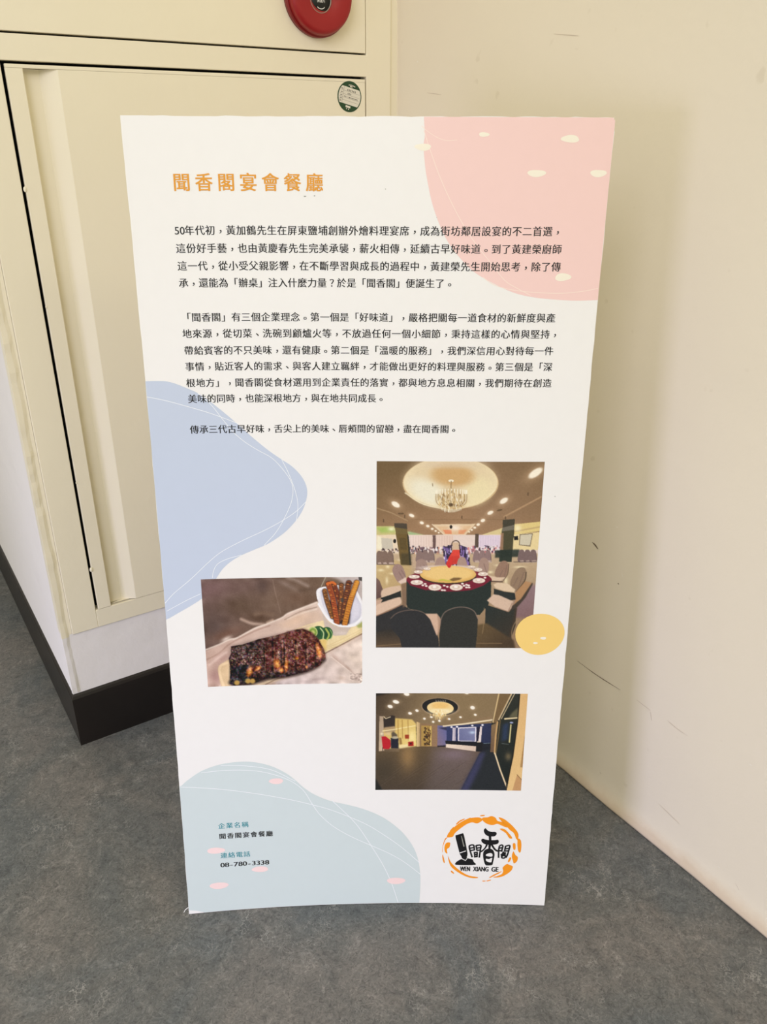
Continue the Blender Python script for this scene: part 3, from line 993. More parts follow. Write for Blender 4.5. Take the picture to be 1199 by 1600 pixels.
put_cells(k, '連絡電話', 63.3, 101.0, 1116.4, 11.6, 0, 0.012)
put_cells(k, '08-780-3338', 60.2, 133.6, 1135.0, 12.4, 1, 0.022, 0.0, 1.22)
k.done('phone_lettering', [M_INK['teal'], M_INK['black']], 'teal and black lettering with the phone number')

# ---- emblem: brushed orange ring, tall hat and three characters
k = Ink()
for r_ in rings:
    k.put(catmull(r_, 3, True), 0.00018, 0)
for pts in (chef, xi1, xi2, xil, xir, xio):
    k.put(catmull(pts, 4, True), 0.00022, 1)
k.put(xist, 0.00022, 1)
for pts in (xih1, xih2):
    k.put(catmull(pts, 4, True), 0.00030, 2)
for pts in (chefb1, chefb2):
    k.put(pts, 0.00030, 2)
k.put(chefhl, 0.00030, 3)
for l in men1 + men2:
    k.stroke(l, 2.8, 0.00026, 1, 3)
for word, x0, x1 in (('WEN', 459.3, 475.7), ('XIANG', 481.4, 507.1), ('GE', 512.6, 524.0)):
    v, f = text_mesh(word)
    q = fit_text(v, x0, x1, 1161.0, 1151.4)
    for n_, dx in enumerate((-0.5, 0.5, 0.0)):
        k.text(q + np.array([dx, 0.0]), f, 0.00026 + n_ * 0.00002, 1)
k.done('emblem', [M_INK['logo'], M_INK['black'], m_sheet, M_INK['spec']], 'round orange and black emblem')

# torn white corner, stray specks
for (x, y), r_ in zip(specks, (0.8, 0.5, 1.4, 1.0, 0.9)):
    k = Ink()
    k.oval((x, y, r_, r_ * 0.6), 0.00020, 0, 0.2, int(x))
    k.done('dirt_speck', [M_INK['spec']], 'tiny grey speck of dirt')
bm = bmesh.new()
pts = [on_board(0.0002, 1.2150), on_board(-0.0025, 1.2170, -0.001), on_board(-0.0060, 1.2205, -0.001), on_board(-0.0082, 1.2250, -0.001)]
pts = catmull([tuple(q) for q in pts], 5)
for a, c in zip(pts[:-1], pts[1:]):
    a, c = Vector(a), Vector(c)
    t = (c - a).normalized()
    s = t.cross(N_).normalized() * 0.0005
    w = N_ * 0.0005
    q = [bm.verts.new(z) for z in (a + s, a - s * 0.5 + w, a - s * 0.5 - w, c + s, c - s * 0.5 + w, c - s * 0.5 - w)]
    for i in range(3):
        bm.faces.new((q[i], q[(i + 1) % 3], q[3 + (i + 1) % 3], q[3 + i]))
bmesh.ops.recalc_face_normals(bm, faces=bm.faces[:])
link('frayed_thread', bm, m_foam, board)

# ------------------------------------------------------------------ the three photographic prints on the board


class Print:
    """a small printed picture, composed shape by shape; coordinates are those of a working sketch whose four corners are given"""

    def __init__(self, nx, ny, tl, tr, br, bl_, seed=1):
        self.nx, self.ny = nx, ny
        ss = 2
        src = [(0, 0), (1, 0), (1, 1), (0, 1)]
        A = []
        rhs = []
        for (u, v), (x, y) in zip(src, (tl, tr, br, bl_)):
            A.append([u, v, 1, 0, 0, 0, -x * u, -x * v])
            rhs.append(x)
            A.append([0, 0, 0, u, v, 1, -y * u, -y * v])
            rhs.append(y)
        h = np.linalg.solve(np.array(A, float), np.array(rhs, float))
        U, V = np.meshgrid((np.arange(nx * ss) + 0.5) / (nx * ss), (np.arange(ny * ss) + 0.5) / (ny * ss))
        w = h[6] * U + h[7] * V + 1
        self.X = (h[0] * U + h[1] * V + h[2]) / w
        self.Y = (h[3] * U + h[4] * V + h[5]) / w
        self.C = np.zeros(self.X.shape + (3,))
        self.rng = np.random.default_rng(seed)
        self.ss = ss

    def _mix(self, m, col, a=1.0):
        m = (np.clip(m, 0, 1) * a)[..., None]
        c = np.asarray(col, float)
        if c.max() > 1.5:
            c = c / 255.0
        self.C = self.C * (1 - m) + c * m

    def inside(self, pts):
        X, Y = self.X, self.Y
        r = np.zeros(X.shape, bool)
        n = len(pts)
        for i in range(n):
            x0, y0 = pts[i]
            x1, y1 = pts[(i + 1) % n]
            if y0 == y1:
                continue
            c = ((y0 > Y) != (y1 > Y)) & (X < (x1 - x0) * (Y - y0) / (y1 - y0) + x0)
            r ^= c
        return r

    def blur(self, m, r):
        r = int(r)
        if r < 1:
            return m
        for ax in (0, 1):
            for _ in range(2):
                pad = [(0, 0)] * m.ndim
                pad[ax] = (r + 1, r)
                q = np.cumsum(np.pad(m, pad, mode='edge'), axis=ax)
                n = m.shape[ax]
                hi = np.take(q, np.arange(2 * r + 1, n + 2 * r + 1), axis=ax)
                lo_ = np.take(q, np.arange(0, n), axis=ax)
                m = (hi - lo_) / (2 * r + 1)
        return m

    def poly(self, pts, col, a=1.0, soft=0, smooth=False):
        if smooth:
            pts = catmull(pts, 6, True)
        m = self.inside(pts).astype(float)
        self._mix(self.blur(m, soft), col, a)
        return m

    def ell(self, x, y, rx, ry, col, a=1.0, ang=0.0, soft=0.0):
        c, s = math.cos(math.radians(ang)), math.sin(math.radians(ang))
        dx, dy = self.X - x, self.Y - y
        d = np.sqrt(((dx * c + dy * s) / rx) ** 2 + ((-dx * s + dy * c) / ry) ** 2)
        if soft > 0:
            m = np.clip((1 + soft - d) / (2 * soft), 0, 1)
            m = m * m * (3 - 2 * m)
        else:
            m = (d < 1).astype(float)
        self._mix(m, col, a)

    def line(self, pts, w, col, a=1.0, soft=0.0, smooth=False):
        if smooth:
            pts = catmull(pts, 6)
        D = np.full(self.X.shape, 1e9)
        for (x0, y0), (x1, y1) in zip(pts[:-1], pts[1:]):
            vx, vy = x1 - x0, y1 - y0
            t = np.clip(((self.X - x0) * vx + (self.Y - y0) * vy) / (vx * vx + vy * vy + 1e-9), 0, 1)
            D = np.minimum(D, np.hypot(self.X - x0 - t * vx, self.Y - y0 - t * vy))
        m = (D < w / 2).astype(float) if soft == 0 else np.clip((w / 2 + soft - D) / (2 * soft), 0, 1)
        self._mix(m, col, a)

    def glow(self, x, y, r, col, a=1.0, ry=None, ang=0.0):
        c, s = math.cos(math.radians(ang)), math.sin(math.radians(ang))
        dx, dy = self.X - x, self.Y - y
        ry = ry or r
        d2 = ((dx * c + dy * s) / r) ** 2 + ((-dx * s + dy * c) / ry) ** 2
        self._mix(np.exp(-d2 * 1.6), col, a)

    def grad(self, pts, c0, c1, p0, p1, a=1.0, soft=0, smooth=False):
        if smooth:
            pts = catmull(pts, 6, True)
        m = self.blur(self.inside(pts).astype(float), soft)
        vx, vy = p1[0] - p0[0], p1[1] - p0[1]
        t = np.clip(((self.X - p0[0]) * vx + (self.Y - p0[1]) * vy) / (vx * vx + vy * vy), 0, 1)[..., None]
        col = (np.array(c0) * (1 - t) + np.array(c1) * t) / 255.0
        self._mix(m, col, a)

    def grain(self, amp, r=1, pts=None, soft=0, mono=True):
        n = self.rng.normal(0, 1, self.X.shape + ((1,) if mono else (3,)))
        n = self.blur(n, r)
        n = n / (n.std() + 1e-9) * amp / 255.0
        m = 1.0 if pts is None else self.blur(self.inside(pts).astype(float), soft)[..., None]
        self.C = self.C + n * m

    def specks(self, pts, n, cols, r0, r1, a=0.8, asp=1.0):
        xs = [q[0] for q in pts]
        ys = [q[1] for q in pts]
        k = 0
        poly = pts
        tries = 0
        while k < n and tries < n * 20:
            tries += 1
            x = self.rng.uniform(min(xs), max(xs))
            y = self.rng.uniform(min(ys), max(ys))
            ins = False
            for i in range(len(poly)):
                x0, y0 = poly[i]
                x1, y1 = poly[(i + 1) % len(poly)]
                if (y0 > y) != (y1 > y) and x < (x1 - x0) * (y - y0) / (y1 - y0) + x0:
                    ins = not ins
            if not ins:
                continue
            k += 1
            r = self.rng.uniform(r0, r1)
            sel = (np.abs(self.X - x) < r) & (np.abs(self.Y - y) < r * asp)
            if sel.any():
                c = np.array(cols[self.rng.integers(len(cols))]) / 255.0
                self.C[sel] = self.C[sel] * (1 - a) + c * a

    def lay(self, name, x0, y0, x1, y1, label, mat):
        c = self.C.reshape(self.ny, self.ss, self.nx, self.ss, 3).mean((1, 3))
        c = np.clip(c, 0.015, 0.97)
        c = np.where(c <= 0.04045, c / 12.92, ((c + 0.055) / 1.055) ** 2.4)
        nx, ny = self.nx, self.ny
        vs = np.zeros((ny, nx, 3))
        uu = (x0 + (x1 - x0) * np.linspace(0, 1, nx)) / 1000
        vv = (y0 + (y1 - y0) * np.linspace(0, 1, ny)) / 1000
        UU, VV = np.meshgrid(uu, vv)
        u = UU / BW
        v = 1 - VV / BH
        s = 2 * u - 1
        d = 0
        k = 0
        for i in range(4):
            for j in range(4):
                d = d + WARP[k] * s ** i * v ** j
                k += 1
        lean = d * 1.2 - B_LEAN * v + 0.00014
        al = (u - 0.5) * BW + B_SIDE * v
        vs[..., 0] = E_.x * al + N_.x * lean
        vs[..., 1] = E_.y * al + N_.y * lean
        vs[..., 2] = BH * v * CZ
        idx = np.arange(nx * ny).reshape(ny, nx)
        fc = np.stack([idx[:-1, :-1], idx[1:, :-1], idx[1:, 1:], idx[:-1, 1:]], -1).reshape(-1, 4)
        me = bpy.data.meshes.new(name)
        me.from_pydata(vs.reshape(-1, 3).tolist(), [], fc.tolist())
        at = me.color_attributes.new('ink', 'FLOAT_COLOR', 'POINT')
        at.data.foreach_set('color', np.concatenate([c.reshape(-1, 3), np.ones((nx * ny, 1))], 1).ravel())
        me.polygons.foreach_set('use_smooth', [True] * len(me.polygons))
        o = bpy.data.objects.new(name, me)
        C.objects.link(o)
        me.materials.append(mat)
        o.parent = board
        o['label'] = label
        return o


m_print, nt, p, N, L = new_mat('photographic_ink')
att = N.new('ShaderNodeAttribute')
att.attribute_name = 'ink'
L.new(att.outputs['Color'], p.inputs['Base Color'])
p.inputs['Roughness'].default_value = 0.45
p.inputs['Specular IOR Level'].default_value = 0.3

# ---- banquet hall
h = Print(300, 372, (33, 45), (1010, 45), (942, 1137), (30, 1135), 2)
full = [(0, 0), (1100, 0), (1100, 1236), (0, 1236)]
h.grad(full, (112, 88, 56), (158, 122, 88), (300, 40), (420, 400))
h.grad([(600, 0), (1100, 0), (1100, 420), (600, 420)], (122, 96, 66), (150, 118, 88), (950, 40), (700, 400), 0.8, 30)
# domed ceiling with chandelier
h.ell(463, 172, 278, 152, (212, 178, 128), 1)
h.ell(463, 168, 272, 146, (244, 226, 182), 1)
h.ell(462, 150, 250, 128, (226, 204, 165), 0.8, 0, 0.25)
h.ell(330, 225, 120, 62, (243, 238, 214), 0.9, 28, 0.5)
h.ell(620, 215, 90, 70, (242, 228, 180), 0.8, -35, 0.5)
h.ell(475, 125, 122, 62, (208, 166, 108), 0.95, 4, 0.35)
h.ell(470, 60, 180, 26, (222, 200, 170), 0.6, 0, 0.6)
h.line([(200, 230), (300, 292), (420, 320)], 7, (248, 236, 200), 0.8, 2, True)
h.line([(520, 318), (640, 282), (722, 210)], 6, (248, 234, 190), 0.8, 2, True)
h.line([(358, 175), (360, 190)], 4, (120, 95, 60))
h.ell(466, 158, 16, 7, (248, 238, 210))
h.line([(466, 160), (466, 210)], 5, (150, 120, 75))
rc = np.random.default_rng(8)
h.ell(468, 265, 88, 62, (196, 164, 112), 0.55, 0, 0.25)
for i in range(15):
    t = i / 14 * 2 - 1
    x = 468 + 86 * math.sin(t * 1.45)
    h.line([(466, 290), ((466 + x) / 2 + t * 10, 305), (x, 282 - 10 * (1 - abs(t))), (x + t * 4, 215 + 12 * abs(t))], 4, (250, 240, 214) if i % 2 else (150, 112, 62), 0.85, 1.2, True)
    h.line([(x + t * 4, 232), (x + t * 4, 206 + 8 * abs(t))], 6, (252, 244, 220), 0.95, 1)
for i in range(120):
    a, r_ = rc.uniform(0, 6.28), math.sqrt(rc.uniform(0, 1))
    x, y = 468 + 84 * r_ * math.cos(a), 272 + 60 * r_ * math.sin(a)
    col = [(252, 246, 226), (130, 96, 52), (250, 226, 170), (222, 190, 130)][rc.integers(4)]
    h.line([(x, y), (x + rc.uniform(-4, 4), y + rc.uniform(6, 16))], 4, col, 0.85, 1)
h.ell(466, 297, 12, 10, (70, 48, 26), 0.8, 0, 0.4)
for i in range(16):
    x = 412 + i * 7.5
    h.line([(x, 312 + 14 * math.sin(i / 15 * 3.14)), (x, 326 + 14 * math.sin(i / 15 * 3.14))], 4, (250, 240, 210), 0.9, 1)
# beams and small fittings of the ceiling
h.line([(33, 318), (120, 345), (215, 392)], 6, (176, 146, 108), 0.8, 2)
h.line([(775, 366), (990, 250)], 9, (182, 146, 108), 0.9, 2)
h.line([(240, 384), (775, 382)], 4, (128, 98, 66), 0.6, 3)
h.ell(176, 350, 18, 5, (92, 70, 46), 0.9)
h.ell(748, 328, 18, 5, (92, 70, 46), 0.9, -12)
for x, y in ((913, 234), (530, 370), (783, 372), (198, 366), (75, 392)):
    h.line([(x, y - 7), (x, y + 7)], 6, (86, 64, 44), 0.9)
for x, y, rx, ry, an in ((145, 297, 26, 14, 30), (238, 361, 16, 9, 22), (297, 403, 12, 8, 15), (332, 422, 10, 7, 10), (358, 438, 8, 6, 0), (378, 450, 6, 5, 0), (396, 460, 5, 4, 0),
                         (955, 112, 46, 20, -34), (773, 273, 26, 14, -32), (695, 343, 18, 10, -25), (652, 388, 13, 9, -20), (625, 412, 10, 7, -15), (605, 430, 8, 6, 0), (588, 443, 6, 5, 0), (573, 455, 5, 4, 0)):
    h.glow(x, y, rx * 2.0, (226, 190, 150), 0.55, ry * 2.2, an)
    h.ell(x, y, rx, ry, (255, 244, 222), 1, an, 0.25)
# far coffers and back wall
h.poly([(357, 412), (607, 408), (548, 474), (430, 474)], (232, 204, 166))
h.poly([(385, 424), (585, 420), (545, 470), (432, 470)], (226, 186, 142), 0.8)
h.poly([(420, 444), (470, 444), (472, 468), (436, 468)], (230, 128, 84), 0.8)
h.poly([(512, 444), (560, 442), (540, 468), (510, 468)], (228, 140, 92), 0.7)
h.glow(492, 432, 42, (255, 240, 222), 0.95, 20)
h.line([(357, 412), (430, 474)], 5, (238, 214, 180), 0.9)
h.line([(607, 408), (548, 474)], 5, (240, 214, 176), 0.9)
h.poly([(30, 424), (140, 424), (205, 452), (320, 476), (30, 476)], (206, 194, 130))
h.poly([(30, 430), (115, 428), (150, 456), (60, 462)], (164, 190, 92), 0.9, 4)
h.poly([(215, 452), (310, 474), (225, 476)], (150, 186, 140), 0.8, 3)
h.poly([(640, 474), (770, 430), (770, 474)], (222, 202, 146))
h.poly([(838, 410), (990, 394), (990, 448), (835, 472)], (228, 204, 132))
h.line([(840, 452), (990, 424)], 8, (190, 160, 112), 0.8, 2)
h.glow(855, 432, 26, (252, 240, 196), 0.9)
h.glow(120, 440, 24, (252, 246, 210), 0.9, 14)
h.grad([(30, 474), (990, 470), (990, 600), (30, 600)], (238, 216, 180), (234, 214, 202), (40, 480), (500, 480))
h.grad([(220, 476), (480, 476), (480, 560), (220, 560)], (238, 216, 206), (230, 200, 180), (220, 480), (480, 560))
h.poly([(628, 474), (762, 474), (762, 552), (628, 552)], (226, 208, 222))
for i in range(34):
    x = 225 + i * 7.6
    h.line([(x, 480), (x, 552)], 2.5, (206, 178, 164) if i % 2 else (248, 232, 226), 0.4, 1)
for i in range(18):
    x = 632 + i * 7.4
    h.line([(x, 480), (x, 550)], 2.5, (200, 182, 204) if i % 2 else (244, 228, 240), 0.4, 1)
h.poly([(820, 470), (985, 455), (975, 560), (815, 560)], (236, 214, 158))
h.poly([(38, 480), (62, 486), (70, 560), (34, 560)], (248, 240, 210), 0.9, 2)
h.poly([(62, 492), (125, 496), (132, 556), (66, 558)], (206, 196, 176))
h.poly([(868, 468), (945, 462), (931, 540), (864, 532)], (120, 104, 82))
h.poly([(873, 472), (940, 467), (927, 534), (869, 528)], (212, 202, 176))
h.ell(140, 510, 9, 12, (24, 22, 22))
h.poly([(834, 480), (858, 478), (860, 502), (836, 503)], (26, 24, 26))
h.ell(467, 426, 8, 11, (30, 26, 26))
# crowd of dressed tables far off
h.specks([(60, 556), (170, 556), (170, 580), (60, 580)], 40, [(120, 96, 90), (232, 214, 200), (70, 56, 56)], 3, 6, 0.9)
h.specks([(225, 545), (440, 545), (440, 585), (225, 590)], 190, [(238, 222, 214), (150, 110, 104), (226, 150, 110), (110, 84, 96), (60, 46, 56), (248, 240, 236)], 3, 6, 0.85, 1.4)
h.specks([(570, 540), (760, 540), (760, 575), (570, 580)], 150, [(238, 222, 222), (150, 110, 120), (214, 120, 120), (84, 62, 92), (60, 46, 56), (250, 242, 240)], 3, 6, 0.85, 1.4)
# floor
h.grad([(30, 585), (985, 580), (985, 1140), (30, 1140)], (196, 170, 136), (150, 122, 92), (400, 590), (400, 1000), 1, 3)
h.grad([(30, 600), (240, 640), (240, 800), (30, 800)], (206, 178, 122), (190, 160, 110), (60, 620), (200, 780), 0.9, 6)
for x, y, r_, q in ((95, 740, 10, 26), (60, 680, 22, 10), (130, 700, 26, 8), (100, 660, 14, 12), (180, 620, 30, 8), (790, 740, 14, 34), (700, 690, 20, 10), (745, 650, 26, 8), (870, 660, 40, 8)):
    h.glow(x, y, r_, (250, 236, 192), 0.8, q)
h.grad([(860, 770), (990, 760), (960, 960), (820, 960)], (140, 112, 120), (126, 96, 100), (880, 780), (900, 950), 0.9, 6)
h.poly([(240, 600), (440, 590), (450, 660), (240, 660)], (196, 166, 140), 0.7, 4)
# pillars
h.poly([(145, 462), (217, 462), (238, 650), (176, 648)], (108, 86, 44))
h.poly([(137, 405), (210, 407), (213, 440), (205, 446), (138, 432)], (72, 62, 50))
h.poly([(140, 430), (212, 440), (217, 470), (148, 468)], (110, 92, 52))
h.poly([(212, 466), (222, 480), (238, 650), (226, 650)], (44, 44, 36))
h.poly([(166, 490), (205, 492), (212, 560), (172, 560)], (84, 68, 36), 0.7)
h.poly([(176, 582), (236, 580), (238, 650), (178, 650)], (58, 52, 36), 0.6, 3)
h.poly([(762, 445), (836, 440), (822, 630), (752, 628)], (72, 68, 46))
h.poly([(768, 384), (838, 379), (838, 412), (768, 430)], (62, 58, 46))
h.poly([(766, 430), (838, 412), (836, 442), (762, 452)], (112, 106, 92))
h.poly([(756, 462), (774, 460), (772, 560), (752, 560)], (180, 134, 104), 0.7)
h.poly([(752, 560), (825, 560), (822, 630), (748, 628)], (36, 46, 40), 0.9)
h.poly([(725, 562), (868, 556), (862, 600), (725, 606)], (34, 44, 38), 0.9, 2)
h.poly([(360, 474), (379, 474), (379, 550), (362, 550)], (104, 78, 74))
h.poly([(608, 466), (629, 466), (628, 546), (607, 546)], (88, 72, 60))
# aisle
h.poly([(425, 545), (478, 528), (512, 528), (560, 545), (582, 650), (432, 650)], (66, 50, 84))
h.specks([(425, 545), (560, 545), (580, 650), (432, 650)], 150, [(120, 96, 160), (226, 214, 238), (40, 30, 54), (150, 120, 190), (30, 26, 40)], 3, 6, 0.85, 2.6)
h.line([(470, 560), (474, 520), (496, 506), (516, 520), (520, 560)], 6, (70, 50, 40), 0.9, 1, True)
h.poly([(478, 516), (512, 516), (516, 566), (474, 566)], (214, 184, 152))
h.poly([(480, 560), (518, 560), (522, 640), (438, 652), (452, 612), (470, 580)], (224, 66, 54))
h.poly([(470, 596), (520, 596), (521, 640), (440, 650)], (186, 44, 38), 0.5, 3)


def rowchair(x, y, w, t, col=(136, 112, 106)):
    h.poly([(x - w, y + t), (x - w * 0.95, y - t * 0.3), (x - w * 0.5, y - t), (x + w * 0.5, y - t), (x + w * 0.95, y - t * 0.3), (x + w, y + t)], col, 1, 0, True)
    h.poly([(x - w * 0.4, y + t * 0.8), (x + w * 1.2, y + t * 0.75), (x + w * 1.3, y + t * 1.15), (x - w * 0.4, y + t * 1.2)], (196, 172, 158), 0.9)
    h.line([(x + w * 0.9, y - t * 0.4), (x + w, y + t)], 3, (84, 66, 66), 0.7, 1)


for x in (50, 82, 114):
    rowchair(x, 606, 19, 36, (128, 104, 90))
for x in (284, 318, 352):
    rowchair(x, 598, 19, 32)
for x in (616, 650, 684):
    rowchair(x, 596, 18, 32, (142, 116, 114))
for x in (880, 914, 948):
    rowchair(x, 594, 20, 34, (120, 98, 96))
h.line([(35, 646), (150, 648)], 4, (70, 56, 46), 0.7, 1)
h.line([(835, 630), (965, 628)], 5, (70, 56, 54), 0.7, 1)
# chairs round the far side of the table
for pts, c in (([(268, 690), (264, 650), (272, 622), (300, 614), (324, 630), (334, 672), (330, 690)], (162, 134, 122)),
               ([(378, 665), (380, 625), (396, 606), (420, 606), (434, 630), (436, 665)], (168, 138, 126)),
               ([(506, 662), (508, 622), (524, 602), (548, 606), (560, 632), (560, 662)], (172, 142, 128)),
               ([(628, 672), (634, 630), (648, 608), (672, 608), (688, 632), (684, 690), (640, 690)], (168, 138, 124)),
               ([(724, 706), (742, 650), (770, 624), (796, 630), (804, 664), (790, 716), (760, 735)], (150, 118, 98)),
               ([(815, 760), (840, 690), (872, 662), (902, 668), (908, 710), (884, 780), (850, 806)], (146, 120, 96)),
               ([(128, 690), (136, 654), (160, 644), (186, 660), (206, 716), (190, 748), (160, 750)], (158, 128, 118))):
    h.poly(pts, c, 1, 0, True)
for pts in ([(310, 650), (328, 668), (330, 690)], [(290, 655), (322, 690)], [(180, 680), (205, 720)], [(165, 690), (195, 740)], [(795, 650), (780, 720)], [(895, 690), (862, 780)], [(660, 640), (676, 690)], [(770, 680), (750, 725)], [(860, 720), (835, 770)]):
    h.line(pts, 4, (112, 86, 80), 0.6, 2)
h.poly([(160, 748), (205, 720), (216, 748), (178, 762)], (226, 200, 182), 1, 1)
h.poly([(676, 706), (740, 720), (790, 720), (760, 742), (700, 738)], (222, 194, 166), 1, 1)
h.line([(698, 744), (770, 746)], 6, (70, 52, 46), 0.9, 1)
h.line([(806, 640), (800, 700), (775, 740)], 5, (90, 68, 54), 0.8, 1, True)
h.line([(908, 690), (900, 740), (850, 806)], 6, (70, 56, 44), 0.9, 1, True)
# the round table
h.poly([(210, 735), (208, 880), (225, 905), (410, 965), (640, 940), (690, 880), (700, 735)], (33, 42, 39))
h.poly([(208, 760), (214, 900), (222, 905), (222, 760)], (28, 34, 32), 0.8)
h.ell(458, 738, 250, 66, (118, 26, 46))
h.poly([(208, 740), (230, 766), (330, 800), (460, 810), (580, 798), (660, 768), (704, 735), (704, 850), (208, 850)], (33, 42, 39))
h.poly([(208, 735), (300, 772), (330, 800), (230, 768)], (112, 24, 44), 0.9)
h.ell(452, 666, 170, 16, (232, 214, 206), 0.7, 0, 0.3)
h.ell(452, 712, 166, 50, (62, 44, 34))
h.ell(452, 704, 163, 50, (226, 178, 96))
h.ell(450, 698, 152, 43, (240, 202, 128), 1, 0, 0.2)
h.line([(400, 740), (420, 736), (455, 742), (470, 738)], 9, (196, 190, 70), 0.9, 2, True)
h.poly([(460, 735), (485, 722), (535, 724), (520, 735), (480, 744)], (110, 80, 44), 0.9, 1)
h.ell(458, 648, 12, 18, (206, 40, 44))
h.poly([(440, 640), (460, 600), (480, 600), (475, 650), (445, 652)], (214, 50, 44), 0.9)
for x, y, rx, ry in ((270, 751, 36, 14), (375, 780, 38, 18), (500, 779, 38, 18), (632, 739, 36, 15), (656, 701, 30, 11), (628, 676, 24, 9), (254, 718, 32, 10), (278, 690, 25, 9), (590, 660, 20, 7), (330, 672, 20, 7)):
    h.ell(x, y + 2, rx, ry, (150, 112, 104))
    h.ell(x, y, rx, ry, (240, 222, 206))
    h.ell(x, y, rx * 0.6, ry * 0.55, (222, 198, 180), 1)
    h.ell(x - 2, y - 3, rx * 0.3, ry * 0.4, (252, 242, 232), 1)
for x, y in ((305, 768), (318, 760), (325, 772), (418, 796), (432, 797), (430, 770), (448, 776), (545, 770), (560, 764), (572, 768), (560, 780), (536, 758), (575, 780), (668, 722)):
    h.ell(x, y, 8, 5, (244, 230, 220))
# chairs at both sides
h.grad([(30, 720), (52, 740), (75, 800), (60, 840), (30, 850)], (120, 92, 84), (92, 66, 60), (30, 740), (70, 840))
h.poly([(72, 792), (165, 770), (176, 778), (176, 800), (110, 830), (66, 838)], (218, 188, 160), 1, 1, True)
h.poly([(60, 842), (110, 826), (176, 800), (180, 850), (60, 870)], (34, 36, 34))
h.poly([(30, 890), (70, 868), (165, 838), (178, 850), (174, 880), (100, 915), (30, 945)], (222, 190, 164), 1, 1, True)
h.poly([(30, 858), (70, 850), (60, 872), (30, 884)], (200, 164, 140))
h.line([(33, 948), (110, 918), (178, 884)], 6, (140, 104, 84), 0.9, 2, True)
h.grad([(30, 952), (110, 920), (180, 886), (190, 880), (212, 900), (260, 920), (200, 1030), (30, 1060)], (40, 40, 42), (44, 42, 42), (30, 930), (100, 1060))
h.poly([(178, 760), (210, 752), (210, 890), (188, 900)], (120, 92, 72), 0.8, 2)
h.grad([(30, 1040), (200, 1010), (200, 1140), (30, 1140)], (44, 40, 36), (96, 74, 52), (100, 1030), (100, 1140), 1, 4)
h.line([(30, 1125), (190, 1112)], 4, (150, 120, 84), 0.7, 2)
h.poly([(716, 762), (740, 752), (800, 756), (846, 792), (838, 808), (780, 800), (730, 784)], (226, 200, 168), 1, 1)
h.poly([(720, 786), (780, 804), (842, 812), (850, 850), (800, 860), (720, 820)], (38, 42, 40))
h.poly([(846, 808), (905, 742), (944, 752), (880, 850), (830, 900), (848, 850)], (178, 134, 92), 1, 1)
h.poly([(944, 750), (948, 760), (905, 840), (850, 905), (812, 922), (826, 890), (880, 845)], (64, 54, 46), 1, 1)
h.poly([(680, 856), (718, 820), (750, 824), (835, 862), (822, 904), (800, 922), (730, 894)], (216, 186, 162), 1, 1)
h.line([(735, 896), (805, 922), (828, 870)], 5, (150, 116, 96), 0.8, 2)
h.grad([(672, 880), (735, 900), (805, 924), (850, 900), (850, 1000), (830, 1060), (780, 1100), (670, 1040)], (36, 42, 40), (54, 46, 38), (700, 900), (820, 1080))
h.line([(850, 905), (840, 980), (820, 1050), (824, 1130)], 14, (60, 48, 38), 0.9, 3, True)
h.line([(862, 960), (835, 1010), (828, 1060), (850, 1140)], 5, (150, 124, 92), 0.8, 1.5, True)
h.grad([(620, 1000), (680, 990), (840, 1090), (850, 1140), (610, 1140)], (98, 78, 50), (70, 54, 38), (640, 1010), (760, 1140), 1, 3)
h.line([(620, 1108), (770, 1108)], 4, (140, 112, 78), 0.7, 1)
h.line([(664, 900), (662, 1000), (655, 1050)], 4, (150, 124, 88), 0.7, 1.5)
# two chair backs in front
h.poly([(116, 962), (150, 935), (200, 918), (260, 915), (310, 930), (350, 966), (378, 1020), (398, 1080), (404, 1150), (186, 1150), (172, 1080), (120, 1020)], (40, 40, 42), 1)
h.line([(118, 962), (150, 934), (200, 917), (260, 914), (312, 930), (350, 966), (372, 1010)], 5, (120, 98, 86), 0.8, 2, True)
h.poly([(320, 934), (388, 934), (406, 960), (402, 1030), (388, 1066), (370, 1020), (350, 970)], (212, 176, 150), 1, 1)
h.poly([(388, 934), (408, 960), (404, 1036), (392, 1062), (396, 990)], (176, 140, 116), 0.8, 1)
h.poly([(404, 1150), (402, 1060), (412, 970), (440, 924), (500, 900), (560, 900), (604, 920), (628, 964), (624, 1060), (614, 1150)], (42, 43, 40), 1)
h.line([(408, 1000), (414, 962), (440, 922), (500, 898), (560, 898), (606, 920), (628, 964)], 5, (140, 116, 104), 0.85, 2, True)
h.grain(2.0, 1)
h.C = h.C * 0.93 + 0.035
h.lay('hall_print', 314.2, 442.0, 552.4, 738.6, 'printed photo of a banquet hall with chandelier and round table', m_print)

# ---- plate of ribs
h = Print(320, 242, (62, 72), (1140, 52), (1140, 765), (107, 788), 3)
h.grad([(0, 0), (1200, 0), (1200, 856), (0, 856)], (104, 80, 72), (112, 88, 70), (100, 80), (800, 300))
h.glow(130, 140, 190, (124, 94, 92), 0.9, 90, -12)
h.glow(330, 130, 200, (110, 84, 78), 0.6, 50, -18)
h.glow(330, 250, 160, (94, 72, 56), 0.9, 80)
h.glow(450, 330, 120, (84, 60, 44), 0.9, 36, 12)
h.glow(560, 230, 120, (122, 98, 80), 0.7, 90)
h.glow(470, 120, 60, (88, 68, 62), 0.8, 60)
h.glow(700, 200, 120, (112, 84, 66), 0.8, 60)
h.glow(150, 400, 120, (84, 66, 60), 0.8, 140)
h.glow(230, 440, 160, (118, 84, 68), 0.8, 46, -20)
h.glow(640, 115, 100, (146, 124, 112), 0.7, 20, 28)
h.line([(640, 62), (700, 82), (775, 118)], 16, (176, 156, 144), 0.7, 12, True)
h.line([(720, 150), (790, 138), (838, 140)], 14, (92, 70, 56), 0.6, 12, True)
